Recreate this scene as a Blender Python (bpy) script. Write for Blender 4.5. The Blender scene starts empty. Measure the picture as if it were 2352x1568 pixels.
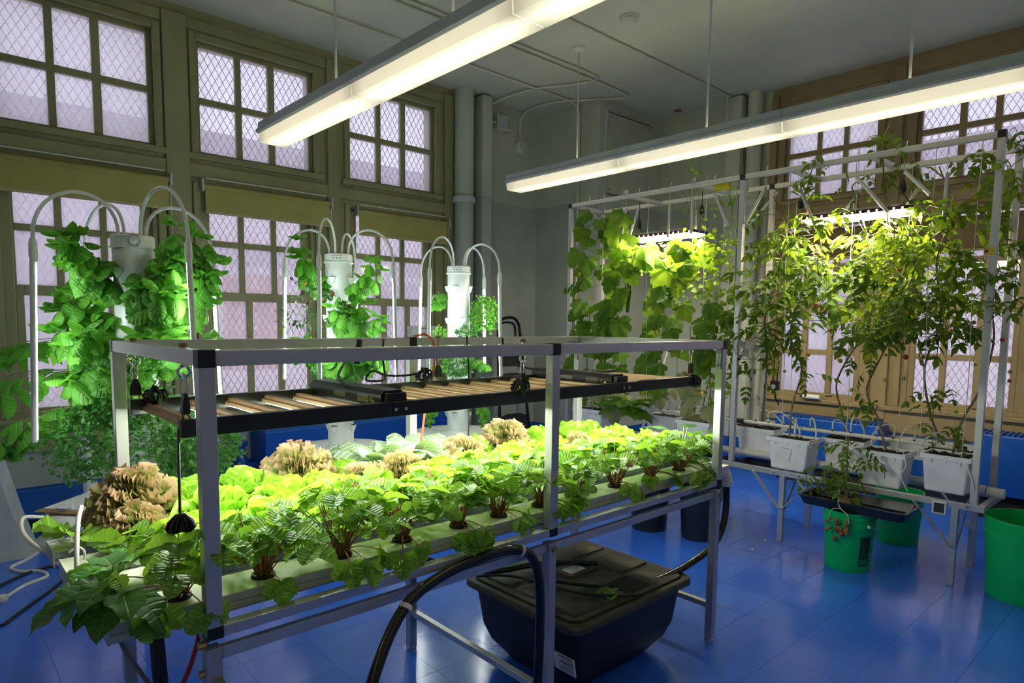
import bpy, math, random
from mathutils import Vector, Matrix
V = Vector
PI = math.pi
RN = random.Random(11)
sc = bpy.context.scene
col = sc.collection

# ------------------------------------------------------------------ camera
W_PX, H_PX, F_PX = 2352.0, 1568.0, 1490.0
YAW, PITCH, ROLL = math.radians(42.38), math.radians(5.29), math.radians(0.65)
fw = V((math.sin(YAW) * math.cos(PITCH), math.cos(YAW) * math.cos(PITCH), -math.sin(PITCH)))
rt0 = V((math.cos(YAW), -math.sin(YAW), 0))
up0 = rt0.cross(fw)
rt = math.cos(ROLL) * rt0 + math.sin(ROLL) * up0
up = -math.sin(ROLL) * rt0 + math.cos(ROLL) * up0
CAM = V((0, 0, 1.5))
cd = bpy.data.cameras.new('camera')
cam = bpy.data.objects.new('camera', cd)
col.objects.link(cam)
cam.matrix_world = Matrix(((rt.x, up.x, -fw.x, CAM.x), (rt.y, up.y, -fw.y, CAM.y), (rt.z, up.z, -fw.z, CAM.z), (0, 0, 0, 1)))
cd.sensor_width = 36.0
cd.lens = F_PX / W_PX * 36.0
cd.shift_y = 95.0 / W_PX          # the photograph is a crop of a taller frame
cd.clip_start = 0.02
sc.camera = cam

# ------------------------------------------------------------------ daylight and exposure
SKY_COL = (0.86, 0.87, 1.0)
SKY_STR = 0.58
CEIL_L = 0.60       # ceiling light diffusers
BENCH_L = 25.0     # grow light over the lettuce bench
STICK_L = 19.0     # light sticks of the towers
TRELLIS_L = 50.0   # two grow lights in the vines
EXPOSURE = 1.4
FILL_L = 1.35          # added upward fill strips on the ceiling lights
w = bpy.data.worlds.new('overcast_sky')
sc.world = w
w.use_nodes = True
bg = w.node_tree.nodes['Background']
bg.inputs[0].default_value = (*SKY_COL, 1)
bg.inputs[1].default_value = SKY_STR
sc.view_settings.view_transform = 'Standard'
sc.view_settings.look = 'None'
sc.view_settings.exposure = EXPOSURE
sc.view_settings.gamma = 1.0
sc.view_settings.use_curve_mapping = False
sc.cycles.max_bounces = 5
sc.cycles.diffuse_bounces = 3
sc.cycles.glossy_bounces = 2
sc.cycles.transmission_bounces = 3
sc.cycles.transparent_max_bounces = 5
sc.cycles.sample_clamp_indirect = 6.0
sc.cycles.use_adaptive_sampling = True
sc.cycles.adaptive_threshold = 0.1
sc.cycles.adaptive_min_samples = 8
sc.cycles.caustics_reflective = False
sc.cycles.caustics_refractive = False

# ------------------------------------------------------------------ materials
MATS = {}

def new_mat(name):
    m = bpy.data.materials.new(name)
    m.use_nodes = True
    MATS[name] = m
    nt = m.node_tree
    return m, nt, nt.nodes, nt.links, nt.nodes['Principled BSDF']

def rgba(c):
    return (c[0], c[1], c[2], 1.0)

def pm(name, c, rough=0.5, metal=0.0, var=0.12, scale=6.0, bump=0.0, bscale=60.0, coat=0.0, spec=0.5, stretch=None):
    """principled paint / plastic / metal with a soft procedural unevenness"""
    m, nt, N, L, p = new_mat(name)
    tc = N.new('ShaderNodeTexCoord')
    nz = N.new('ShaderNodeTexNoise')
    nz.inputs['Scale'].default_value = scale
    nz.inputs['Detail'].default_value = 4
    src = tc.outputs['Object']
    if stretch:
        mp = N.new('ShaderNodeMapping')
        mp.inputs['Scale'].default_value = stretch
        L.new(src, mp.inputs['Vector'])
        src = mp.outputs[0]
    L.new(src, nz.inputs['Vector'])
    rp = N.new('ShaderNodeValToRGB')
    rp.color_ramp.elements[0].position = 0.3
    rp.color_ramp.elements[1].position = 0.7
    rp.color_ramp.elements[0].color = rgba([max(0, x * (1 - var)) for x in c])
    rp.color_ramp.elements[1].color = rgba([min(1, x * (1 + var)) for x in c])
    L.new(nz.outputs['Fac'], rp.inputs['Fac'])
    L.new(rp.outputs['Color'], p.inputs['Base Color'])
    p.inputs['Roughness'].default_value = rough
    p.inputs['Metallic'].default_value = metal
    p.inputs['Specular IOR Level'].default_value = spec
    if coat:
        p.inputs['Coat Weight'].default_value = coat
        p.inputs['Coat Roughness'].default_value = 0.15
    if bump:
        n2 = N.new('ShaderNodeTexNoise')
        n2.inputs['Scale'].default_value = bscale
        L.new(src, n2.inputs['Vector'])
        b = N.new('ShaderNodeBump')
        b.inputs['Strength'].default_value = bump
        b.inputs['Distance'].default_value = 0.01
        L.new(n2.outputs['Fac'], b.inputs['Height'])
        L.new(b.outputs[0], p.inputs['Normal'])
    return m

def em(name, c, strength):
    m, nt, N, L, p = new_mat(name)
    p.inputs['Base Color'].default_value = (0.8, 0.8, 0.8, 1)
    p.inputs['Emission Color'].default_value = rgba(c)
    p.inputs['Emission Strength'].default_value = strength
    return m

def leafm(name, base, vein, dark=None, trans=0.4, rough=0.45, nv=6.0, slant=1.1, veinw=0.25, bump=0.35, edge=None, radial=False, hue=0.02, midw=0.06, tcol=None, spec=0.5):
    """leaf: midrib and side veins from the blade's own coordinates, light shows through"""
    m, nt, N, L, p = new_mat(name)
    tc = N.new('ShaderNodeTexCoord')
    sp = N.new('ShaderNodeSeparateXYZ')
    L.new(tc.outputs['Generated'], sp.inputs[0])

    def mt(op, a, b=None, clamp=False):
        n = N.new('ShaderNodeMath')
        n.operation = op
        n.use_clamp = clamp
        for i, q in enumerate((a, b)):
            if q is None:
                continue
            if isinstance(q, (int, float)):
                n.inputs[i].default_value = q
            else:
                L.new(q, n.inputs[i])
        return n.outputs[0]
    uu = mt('ABSOLUTE', mt('MULTIPLY', mt('SUBTRACT', sp.outputs[0], 0.5), 2.0))
    vv = sp.outputs[1]
    if radial:
        ang = mt('ARCTAN2', mt('SUBTRACT', sp.outputs[0], 0.5), mt('SUBTRACT', vv, 0.12))
        wave = mt('SINE', mt('MULTIPLY', ang, nv))
        mid = mt('MULTIPLY', wave, 0.0)
    else:
        wave = mt('SINE', mt('MULTIPLY', mt('SUBTRACT', mt('MULTIPLY', vv, nv), mt('MULTIPLY', uu, slant)), 6.283))
        mid = mt('SUBTRACT', 1.0, mt('DIVIDE', uu, midw), True)
    lat = mt('POWER', mt('MULTIPLY', mt('ADD', wave, 1.0), 0.5), 6.0)
    vm = mt('MAXIMUM', mid, mt('MULTIPLY', lat, veinw), True)
    dk = dark or [x * 0.6 for x in base]
    oi = N.new('ShaderNodeObjectInfo')
    rp = N.new('ShaderNodeMix')
    rp.data_type = 'RGBA'
    rp.inputs[6].default_value = rgba(dk)
    rp.inputs[7].default_value = rgba(base)
    L.new(oi.outputs['Random'], rp.inputs[0])
    mx = N.new('ShaderNodeMix')
    mx.data_type = 'RGBA'
    L.new(vm, mx.inputs[0])
    L.new(rp.outputs[2], mx.inputs[6])
    mx.inputs[7].default_value = rgba(vein)
    out = mx.outputs[2]
    if edge:
        nz = N.new('ShaderNodeTexNoise')
        nz.inputs['Scale'].default_value = 40.0
        L.new(tc.outputs['Object'], nz.inputs['Vector'])
        ef = mt('MULTIPLY', mt('SUBTRACT', mt('ADD', vv, mt('MULTIPLY', nz.outputs['Fac'], 0.7)), edge[1]), 3.0, True)
        m3 = N.new('ShaderNodeMix')
        m3.data_type = 'RGBA'
        L.new(ef, m3.inputs[0])
        L.new(out, m3.inputs[6])
        m3.inputs[7].default_value = rgba(edge[0])
        out = m3.outputs[2]
    L.new(out, p.inputs['Base Color'])
    p.inputs['Roughness'].default_value = rough
    p.inputs['Specular IOR Level'].default_value = spec
    if bump:
        b = N.new('ShaderNodeBump')
        b.inputs['Strength'].default_value = bump
        b.inputs['Distance'].default_value = 0.004
        b.invert = True
        L.new(mt('ADD', lat, mid), b.inputs['Height'])
        L.new(b.outputs[0], p.inputs['Normal'])
    tr = N.new('ShaderNodeBsdfTranslucent')
    if tcol:
        tm = N.new('ShaderNodeMix')
        tm.data_type = 'RGBA'
        tm.inputs[0].default_value = 0.65
        L.new(out, tm.inputs[6])
        tm.inputs[7].default_value = rgba(tcol)
        L.new(tm.outputs[2], tr.inputs[0])
    else:
        L.new(out, tr.inputs[0])
    ms = N.new('ShaderNodeMixShader')
    ms.inputs[0].default_value = trans
    L.new(p.outputs[0], ms.inputs[1])
    L.new(tr.outputs[0], ms.inputs[2])
    L.new(ms.outputs[0], N['Material Output'].inputs['Surface'])
    return m

# plaster with its painted bands (blue skirting line, grey dado, pale top)
def wall_mat():
    m, nt, N, L, p = new_mat('wall_plaster')
    g = N.new('ShaderNodeNewGeometry')
    s = N.new('ShaderNodeSeparateXYZ')
    L.new(g.outputs['Position'], s.inputs[0])
    nz = N.new('ShaderNodeTexNoise')
    nz.inputs['Scale'].default_value = 3.0
    nz.inputs['Detail'].default_value = 5
    L.new(g.outputs['Position'], nz.inputs['Vector'])
    mr = N.new('ShaderNodeMapRange')
    mr.inputs[1].default_value = 0.0
    mr.inputs[2].default_value = 4.0
    L.new(s.outputs[2], mr.inputs[0])
    cr = N.new('ShaderNodeValToRGB')
    cr.color_ramp.interpolation = 'CONSTANT'
    e = cr.color_ramp.elements
    e[0].position = 0.0
    e[0].color = (0.008, 0.012, 0.02, 1)
    e[1].position = 0.1 / 4
    e[1].color = (0.006, 0.09, 0.42, 1)
    a = e.new(0.315 / 4)
    a.color = (0.47, 0.52, 0.47, 1)
    b = e.new(2.81 / 4)
    b.color = (0.62, 0.66, 0.53, 1)
    L.new(mr.outputs[0], cr.inputs[0])
    mx = N.new('ShaderNodeMix')
    mx.data_type = 'RGBA'
    mx.blend_type = 'MULTIPLY'
    mx.inputs[0].default_value = 0.35
    L.new(cr.outputs[0], mx.inputs[6])
    L.new(nz.outputs['Fac'], mx.inputs[7])
    L.new(mx.outputs[2], p.inputs['Base Color'])
    p.inputs['Roughness'].default_value = 0.45
    return m
wall_mat()

def glass_mat(name, haze):
    """weathered window glass: partly clear, partly scattering, with run marks"""
    m, nt, N, L, p = new_mat(name)
    g = N.new('ShaderNodeTexCoord')
    mp = N.new('ShaderNodeMapping')
    mp.inputs['Scale'].default_value = (9, 9, 0.7)
    L.new(g.outputs['Object'], mp.inputs[0])
    nz = N.new('ShaderNodeTexNoise')
    nz.inputs['Scale'].default_value = 2.2
    nz.inputs['Detail'].default_value = 5
    L.new(mp.outputs[0], nz.inputs['Vector'])
    cr = N.new('ShaderNodeValToRGB')
    cr.color_ramp.elements[0].position = 0.35
    cr.color_ramp.elements[0].color = (haze - 0.05,) * 3 + (1,)
    cr.color_ramp.elements[1].position = 0.7
    cr.color_ramp.elements[1].color = (haze + 0.06,) * 3 + (1,)
    L.new(nz.outputs['Fac'], cr.inputs[0])
    tr = N.new('ShaderNodeBsdfTransparent')
    tr.inputs[0].default_value = (0.95, 0.94, 0.97, 1)
    tl = N.new('ShaderNodeBsdfTranslucent')
    tl.inputs[0].default_value = (0.86, 0.84, 0.9, 1)
    ms = N.new('ShaderNodeMixShader')
    L.new(cr.outputs[0], ms.inputs[0])
    L.new(tr.outputs[0], ms.inputs[1])
    L.new(tl.outputs[0], ms.inputs[2])
    gl = N.new('ShaderNodeBsdfGlossy')
    gl.inputs['Roughness'].default_value = 0.1
    m2 = N.new('ShaderNodeMixShader')
    m2.inputs[0].default_value = 0.04
    L.new(ms.outputs[0], m2.inputs[1])
    L.new(gl.outputs[0], m2.inputs[2])
    L.new(m2.outputs[0], N['Material Output'].inputs['Surface'])
    return m
glass_mat('glass_hazy', 0.55)
glass_mat('glass_clear', 0.3)

def floor_mat():
    m, nt, N, L, p = new_mat('floor_vinyl')
    oi = N.new('ShaderNodeObjectInfo')
    g = N.new('ShaderNodeNewGeometry')
    nz = N.new('ShaderNodeTexNoise')
    nz.inputs['Scale'].default_value = 2.5
    nz.inputs['Detail'].default_value = 6
    L.new(g.outputs['Position'], nz.inputs['Vector'])
    cr = N.new('ShaderNodeValToRGB')
    cr.color_ramp.elements[0].color = (0.03, 0.15, 0.88, 1)
    cr.color_ramp.elements[1].color = (0.05, 0.21, 1.0, 1)
    L.new(nz.outputs['Fac'], cr.inputs[0])
    hs = N.new('ShaderNodeHueSaturation')
    mr = N.new('ShaderNodeMapRange')
    mr.inputs[3].default_value = 0.95
    mr.inputs[4].default_value = 1.05
    L.new(oi.outputs['Random'], mr.inputs[0])
    L.new(mr.outputs[0], hs.inputs['Value'])
    L.new(cr.outputs[0], hs.inputs['Color'])
    L.new(hs.outputs[0], p.inputs['Base Color'])
    n2 = N.new('ShaderNodeTexNoise')
    n2.inputs['Scale'].default_value = 7.0
    n2.inputs['Detail'].default_value = 2
    L.new(g.outputs['Position'], n2.inputs['Vector'])
    b = N.new('ShaderNodeBump')
    b.inputs['Strength'].default_value = 0.09
    b.inputs['Distance'].default_value = 0.02
    L.new(n2.outputs['Fac'], b.inputs['Height'])
    L.new(b.outputs[0], p.inputs['Normal'])
    r2 = N.new('ShaderNodeMapRange')
    r2.inputs[3].default_value = 0.12
    r2.inputs[4].default_value = 0.28
    L.new(nz.outputs['Fac'], r2.inputs[0])
    L.new(r2.outputs[0], p.inputs['Roughness'])
    p.inputs['Specular IOR Level'].default_value = 0.6
    p.inputs['Coat Weight'].default_value = 0.35
    p.inputs['Coat Roughness'].default_value = 0.12
    return m
floor_mat()

pm('wall_pale', (0.82, 0.82, 0.76), 0.6, var=0.05)  # unseen walls behind the camera, made pale to bounce more light
pm('floor_joint', (0.006, 0.02, 0.12), 0.6)
pm('ceiling_paint', (0.62, 0.64, 0.50), 0.6, var=0.06, scale=1.5)
pm('olive_wood', (0.29, 0.285, 0.14), 0.42, var=0.14, scale=3, bump=0.15, bscale=12, stretch=(1, 1, 0.3))
pm('olive_warm_lit', (0.27, 0.21, 0.105), 0.45, var=0.14, scale=3, bump=0.15, bscale=12, stretch=(1, 1, 0.3))  # olive wood tinted browner for the warm light on the right wall
pm('blind_cloth', (0.36, 0.34, 0.10), 0.7, var=0.08, scale=3)
pm('blind_brown', (0.17, 0.12, 0.06), 0.7, var=0.1, scale=3)
pm('blind_bar', (0.42, 0.38, 0.2), 0.6)
pm('wire', (0.24, 0.23, 0.26), 0.5, 0.6)
pm('pipe_paint', (0.50, 0.55, 0.55), 0.4, var=0.08)
pm('fixture_metal', (0.48, 0.52, 0.52), 0.42, 0.15, var=0.04)
pm('alu', (0.62, 0.61, 0.60), 0.36, 0.6, var=0.07, scale=5, stretch=(1, 1, 0.2))
pm('steel_dull', (0.48, 0.48, 0.52), 0.42, 0.45, var=0.12, scale=8)
pm('trellis_paint', (0.66, 0.66, 0.62), 0.38, 0.55, var=0.05)
pm('black_plastic', (0.012, 0.012, 0.014), 0.42, var=0.2)
pm('black_gloss', (0.012, 0.011, 0.010), 0.16, var=0.2)
pm('tote_black', (0.008, 0.008, 0.008), 0.5, var=0.25, scale=20)
pm('tote_lid', (0.05, 0.042, 0.03), 0.45, var=0.35, scale=25, bump=0.2, bscale=200)
pm('black_bucket', (0.01, 0.013, 0.018), 0.33, var=0.15)
pm('green_bucket', (0.0, 0.52, 0.13), 0.36, var=0.06)
pm('white_plastic', (0.78, 0.79, 0.78), 0.4, var=0.05)
pm('pvc', (0.78, 0.74, 0.66), 0.35, var=0.06)
pm('tower_white', (0.80, 0.84, 0.82), 0.3, var=0.04)
pm('channel_pvc', (0.58, 0.59, 0.47), 0.32, var=0.10, scale=14)
pm('planter_white', (0.92, 0.89, 0.90), 0.45, var=0.07, scale=9)
pm('soil', (0.015, 0.012, 0.01), 0.95, var=0.5, scale=60, bump=0.8, bscale=140)
pm('bar_warm_lit', (0.52, 0.34, 0.18), 0.6, 0.1, var=0.08)  # bare aluminium, coloured tan for the warm ceiling light it reflects
pm('paper', (0.74, 0.76, 0.77), 0.6, var=0.08, scale=20)
pm('ink', (0.03, 0.03, 0.035), 0.7)
pm('ink_grey', (0.22, 0.22, 0.25), 0.7)
pm('ink_green', (0.0, 0.09, 0.03), 0.6)
pm('convector_blue', (0.004, 0.08, 0.42), 0.38, var=0.14, scale=5)
pm('dark_gap', (0.006, 0.007, 0.01), 0.9)
pm('brass', (0.6, 0.42, 0.16), 0.3, 0.9)
pm('bolt_steel', (0.72, 0.70, 0.66), 0.25, 1.0)
pm('red_wire', (0.5, 0.02, 0.02), 0.4)
pm('orange_cord', (0.8, 0.12, 0.05), 0.45)
pm('blue_plastic', (0.02, 0.06, 0.3), 0.4)
pm('pillar_paint', (0.46, 0.51, 0.5), 0.6, var=0.2, scale=4, bump=0.3, bscale=30)
pm('cork', (0.30, 0.19, 0.09), 0.7, var=0.2, scale=40)
pm('string', (0.75, 0.74, 0.62), 0.7)
pm('stem_green', (0.16, 0.25, 0.06), 0.55, var=0.2)
pm('stem_red', (0.30, 0.13, 0.05), 0.5, var=0.4, scale=30)
pm('stem_woody', (0.20, 0.16, 0.07), 0.65, var=0.35, scale=30)
pm('stem_pale', (0.55, 0.66, 0.36), 0.45, var=0.15)
pm('dried', (0.28, 0.15, 0.06), 0.85, var=0.4, scale=50)
pm('tomato_yellow', (0.75, 0.42, 0.03), 0.3)
pm('tomato_red', (0.6, 0.08, 0.03), 0.3)
pm('tomato_green', (0.35, 0.42, 0.06), 0.35)
pm('cucumber_green', (0.06, 0.16, 0.02), 0.4, var=0.3, scale=40, bump=0.4, bscale=120)
pm('petal_yellow', (0.85, 0.55, 0.02), 0.6)
pm('petal_rust', (0.20, 0.04, 0.015), 0.7)
pm('petal_white', (0.85, 0.85, 0.8), 0.6)
pm('facade', (0.86, 0.78, 0.80), 0.9, var=0.08, scale=1.0)
pm('facade_dark', (0.55, 0.50, 0.56), 0.8)
pm('facade_brick', (0.62, 0.40, 0.36), 0.9, var=0.2, scale=2.0)
pm('fan_white', (0.74, 0.66, 0.56), 0.45)
pm('yellow_tag', (0.75, 0.6, 0.02), 0.5)
def diffuser_mat():
    """lit prismatic lens: brightest along the tube behind it, dimmer at its joints and sides"""
    m, nt, N, L, p = new_mat('diffuser_glow')
    tc = N.new('ShaderNodeTexCoord')
    sp = N.new('ShaderNodeSeparateXYZ')
    L.new(tc.outputs['Generated'], sp.inputs[0])
    def ramp(o, pts):
        c = N.new('ShaderNodeValToRGB')
        e = c.color_ramp.elements
        e[0].position, e[0].color = pts[0][0], (pts[0][1],) * 3 + (1,)
        e[1].position, e[1].color = pts[-1][0], (pts[-1][1],) * 3 + (1,)
        for a, b in pts[1:-1]:
            q = e.new(a)
            q.color = (b,) * 3 + (1,)
        L.new(o, c.inputs[0])
        return c.outputs[0]
    a = ramp(sp.outputs[0], [(0.0, 0.45), (0.22, 0.75), (0.42, 1.25), (0.58, 1.0), (1.0, 0.5)])
    b = ramp(sp.outputs[1], [(0.0, 0.5), (0.10, 0.95), (0.5, 1.05), (0.90, 0.95), (1.0, 0.5)])
    mu = N.new('ShaderNodeMath')
    mu.operation = 'MULTIPLY'
    L.new(a, mu.inputs[0])
    L.new(b, mu.inputs[1])
    m2 = N.new('ShaderNodeMath')
    m2.operation = 'MULTIPLY'
    m2.inputs[1].default_value = CEIL_L
    L.new(mu.outputs[0], m2.inputs[0])
    p.inputs['Emission Color'].default_value = (1.0, 0.88, 0.60, 1)
    L.new(m2.outputs[0], p.inputs['Emission Strength'])
    p.inputs['Base Color'].default_value = (0.8, 0.78, 0.7, 1)
    p.inputs['Roughness'].default_value = 0.35
    return m
diffuser_mat()
em('added_fill_glow', (1.0, 0.90, 0.68), FILL_L)  # glow of the added strips that brighten the ceiling
em('led_white', (0.93, 1.0, 0.90), BENCH_L)
em('led_cool', (0.90, 1.0, 0.97), STICK_L)
em('led_pink', (1.0, 0.84, 0.62), TRELLIS_L)
em('led_red', (1.0, 0.12, 0.16), 3.0)

leafm('leaf_strawberry', (0.27, 0.50, 0.05), (0.46, 0.64, 0.26), (0.13, 0.33, 0.05), 0.45, 0.36, nv=6, slant=1.0, veinw=0.45, bump=1.0, tcol=(0.46, 0.74, 0.03), spec=0.6)
leafm('leaf_butter', (0.38, 0.62, 0.06), (0.58, 0.78, 0.2), (0.20, 0.46, 0.03), 0.30, 0.40, nv=4, slant=1.0, veinw=0.3, bump=0.4, tcol=(0.55, 0.80, 0.05))
leafm('leaf_lollo', (0.30, 0.42, 0.06), (0.38, 0.48, 0.12), (0.22, 0.32, 0.05), 0.35, 0.5, nv=4, veinw=0.1, bump=0.2, edge=((0.66, 0.34, 0.30), 1.08), tcol=(0.55, 0.40, 0.16))
leafm('leaf_tatsoi', (0.30, 0.44, 0.24), (0.78, 0.86, 0.68), (0.22, 0.36, 0.17), 0.25, 0.4, nv=5, slant=1.0, veinw=0.75, bump=0.9, tcol=(0.4, 0.6, 0.1))  # pale green also stands in for the sheen on these leaves
leafm('leaf_chard', (0.06, 0.19, 0.03), (0.22, 0.38, 0.08), (0.03, 0.12, 0.02), 0.40, 0.40, nv=6, slant=1.0, veinw=0.22, bump=0.4, tcol=(0.18, 0.38, 0.02), spec=0.45)
leafm('leaf_basil', (0.17, 0.48, 0.05), (0.28, 0.58, 0.11), (0.08, 0.33, 0.03), 0.45, 0.38, nv=6, slant=0.9, veinw=0.35, bump=0.6, tcol=(0.22, 0.62, 0.03), spec=0.4)
leafm('leaf_small', (0.13, 0.36, 0.06), (0.2, 0.4, 0.1), (0.07, 0.25, 0.04), 0.4, 0.5, veinw=0.1, bump=0.0)
leafm('leaf_pepper', (0.05, 0.18, 0.03), (0.14, 0.32, 0.08), (0.03, 0.12, 0.02), 0.38, 0.4, nv=6, slant=0.9, veinw=0.4, bump=0.6)
leafm('leaf_cucumber', (0.13, 0.29, 0.03), (0.28, 0.42, 0.10), (0.06, 0.18, 0.02), 0.5, 0.55, nv=9, veinw=0.5, bump=0.5, radial=True, tcol=(0.42, 0.62, 0.03), spec=0.3)
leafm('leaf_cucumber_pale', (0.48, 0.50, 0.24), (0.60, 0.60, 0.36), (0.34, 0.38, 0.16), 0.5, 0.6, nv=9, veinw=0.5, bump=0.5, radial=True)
leafm('leaf_tomato', (0.14, 0.27, 0.03), (0.2, 0.32, 0.06), (0.05, 0.14, 0.015), 0.48, 0.5, nv=5, veinw=0.1, bump=0.2, tcol=(0.40, 0.56, 0.02), spec=0.3)
leafm('leaf_pea', (0.28, 0.46, 0.03), (0.36, 0.5, 0.1), (0.15, 0.33, 0.02), 0.5, 0.5, veinw=0.1, bump=0.0, tcol=(0.5, 0.66, 0.03), spec=0.3)
leafm('leaf_herb', (0.22, 0.50, 0.05), (0.3, 0.5, 0.1), (0.13, 0.40, 0.03), 0.4, 0.5, veinw=0.1, bump=0.0)

# ------------------------------------------------------------------ builders
class MB:
    def __init__(self):
        self.v = []
        self.f = []

    def add(self, vs, fs):
        b = len(self.v)
        self.v.extend(vs)
        self.f.extend([tuple(i + b for i in f) for f in fs])
        return self

    def box(self, x0, x1, y0, y1, z0, z1):
        vs = [(x0, y0, z0), (x1, y0, z0), (x1, y1, z0), (x0, y1, z0), (x0, y0, z1), (x1, y0, z1), (x1, y1, z1), (x0, y1, z1)]
        return self.add(vs, [(0, 3, 2, 1), (4, 5, 6, 7), (0, 1, 5, 4), (1, 2, 6, 5), (2, 3, 7, 6), (3, 0, 4, 7)])

    def bar(self, p0, p1, w, h, upv=(0, 0, 1)):
        p0, p1 = V(p0), V(p1)
        d = (p1 - p0).normalized()
        s = d.cross(V(upv))
        if s.length < 1e-5:
            s = d.cross(V((1, 0, 0)))
        s.normalize()
        u = s.cross(d)
        vs = []
        for p in (p0, p1):
            for a, b in ((-1, -1), (1, -1), (1, 1), (-1, 1)):
                vs.append(tuple(p + s * (a * w / 2) + u * (b * h / 2)))
        return self.add(vs, [(0, 1, 2, 3), (7, 6, 5, 4), (0, 4, 5, 1), (1, 5, 6, 2), (2, 6, 7, 3), (3, 7, 4, 0)])

    def tube(self, pts, r, n=8, r1=None, caps=True):
        pts = [V(p) for p in pts]
        k = len(pts)
        vs, fs = [], []
        t = (pts[1] - pts[0]).normalized()
        ref = V((0, 0, 1)) if abs(t.z) < 0.9 else V((1, 0, 0))
        s = t.cross(ref).normalized()
        for i, p in enumerate(pts):
            if i == 0:
                t = (pts[1] - p).normalized()
            elif i == k - 1:
                t = (p - pts[i - 1]).normalized()
            else:
                t = (pts[i + 1] - pts[i - 1]).normalized()
            s = (s - t * s.dot(t))
            if s.length < 1e-6:
                s = t.cross(V((0.3, 0.5, 0.8)))
            s.normalize()
            u = t.cross(s)
            rr = r if r1 is None else r + (r1 - r) * i / (k - 1)
            for j in range(n):
                a = 2 * PI * j / n
                vs.append(tuple(p + (s * math.cos(a) + u * math.sin(a)) * rr))
        for i in range(k - 1):
            for j in range(n):
                a, b = i * n + j, i * n + (j + 1) % n
                fs.append((a, b, b + n, a + n))
        if caps:
            fs.append(tuple(range(n - 1, -1, -1)))
            fs.append(tuple((k - 1) * n + j for j in range(n)))
        return self.add(vs, fs)

    def lathe(self, c, prof, n=24, close=False):
        """prof = [(r, z), ...] about the vertical through c"""
        vs, fs = [], []
        for r, z in prof:
            for j in range(n):
                a = 2 * PI * j / n
                vs.append((c[0] + r * math.cos(a), c[1] + r * math.sin(a), c[2] + z))
        k = len(prof)
        for i in range(k - 1):
            for j in range(n):
                a, b = i * n + j, i * n + (j + 1) % n
                fs.append((a, b, b + n, a + n))
        if prof[0][0] > 1e-6:
            fs.append(tuple(range(n - 1, -1, -1)))
        if prof[-1][0] > 1e-6 and not close:
            fs.append(tuple((k - 1) * n + j for j in range(n)))
        return self.add(vs, fs)

    def ball(self, c, r, n=8, m=6, sz=1.0):
        prof = [(max(r * math.sin(PI * i / m), 1e-4), -r * sz * math.cos(PI * i / m)) for i in range(m + 1)]
        return self.lathe(c, prof, n)

    def strip(self, rings):
        """open sheet lofted between open rows of points"""
        n = len(rings[0])
        vs = [tuple(p) for ring in rings for p in ring]
        fs = []
        for i in range(len(rings) - 1):
            for j in range(n - 1):
                a = i * n + j
                fs.append((a, a + 1, a + n + 1, a + n))
        return self.add(vs, fs)

    def loft(self, rings):
        n = len(rings[0])
        vs = [tuple(p) for ring in rings for p in ring]
        fs = []
        for i in range(len(rings) - 1):
            for j in range(n):
                a, b = i * n + j, i * n + (j + 1) % n
                fs.append((a, b, b + n, a + n))
        fs.append(tuple(range(n - 1, -1, -1)))
        fs.append(tuple((len(rings) - 1) * n + j for j in range(n)))
        return self.add(vs, fs)

    def mesh(self, name, mat, off=(0, 0, 0), smooth=False):
        me = bpy.data.meshes.new(name)
        o = V(off)
        me.from_pydata([(a[0] - o.x, a[1] - o.y, a[2] - o.z) for a in self.v], [], self.f)
        if mat:
            me.materials.append(MATS[mat])
        if smooth:
            me.polygons.foreach_set('use_smooth', [True] * len(me.polygons))
            me.set_sharp_from_angle(angle=math.radians(40))
        me.update()
        return me

    def build(self, name, mat, parent=None, smooth=False, bevel=0.0):
        off = (0, 0, 0)
        if parent is not None:
            top = parent
            while top.parent is not None:
                top = top.parent
            off = top.location
        o = bpy.data.objects.new(name, self.mesh(name, mat, off, smooth))
        col.objects.link(o)
        o.parent = parent
        if bevel:
            md = o.modifiers.new('edge', 'BEVEL')
            md.width = bevel
            md.segments = 2
            md.limit_method = 'ANGLE'
        return o

def tag(o, label, cat=None, group=None, kind=None):
    if label:
        o['label'] = label
    if cat:
        o['category'] = cat
    if group:
        o['group'] = group
    if kind:
        o['kind'] = kind
    return o

def thing(name, label, cat, loc=(0, 0, 0), group=None):
    o = bpy.data.objects.new(name, None)
    o.empty_display_size = 0.05
    col.objects.link(o)
    o.location = loc
    return tag(o, label, cat, group)

def struct(o):
    o['kind'] = 'structure'
    return o

def stuff(o):
    o['kind'] = 'stuff'
    return o

def box_o(name, mat, parent, *b, bevel=0.0):
    return MB().box(*b).build(name, mat, parent, bevel=bevel)

def arc(p0, p1, p2, n=10):
    """quadratic curve through control p1"""
    p0, p1, p2 = V(p0), V(p1), V(p2)
    return [(1 - t) ** 2 * p0 + 2 * t * (1 - t) * p1 + t * t * p2 for t in [i / n for i in range(n + 1)]]

def spline(pts, n=6):
    """Catmull-Rom through pts"""
    P = [V(p) for p in pts]
    P = [2 * P[0] - P[1]] + P + [2 * P[-1] - P[-2]]
    out = []
    for i in range(1, len(P) - 2):
        for k in range(n):
            t = k / n
            a, b, c, d = P[i - 1], P[i], P[i + 1], P[i + 2]
            out.append(0.5 * ((2 * b) + (c - a) * t + (2 * a - 5 * b + 4 * c - d) * t * t + (3 * b - a - 3 * c + d) * t ** 3))
    out.append(P[-2])
    return out

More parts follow.
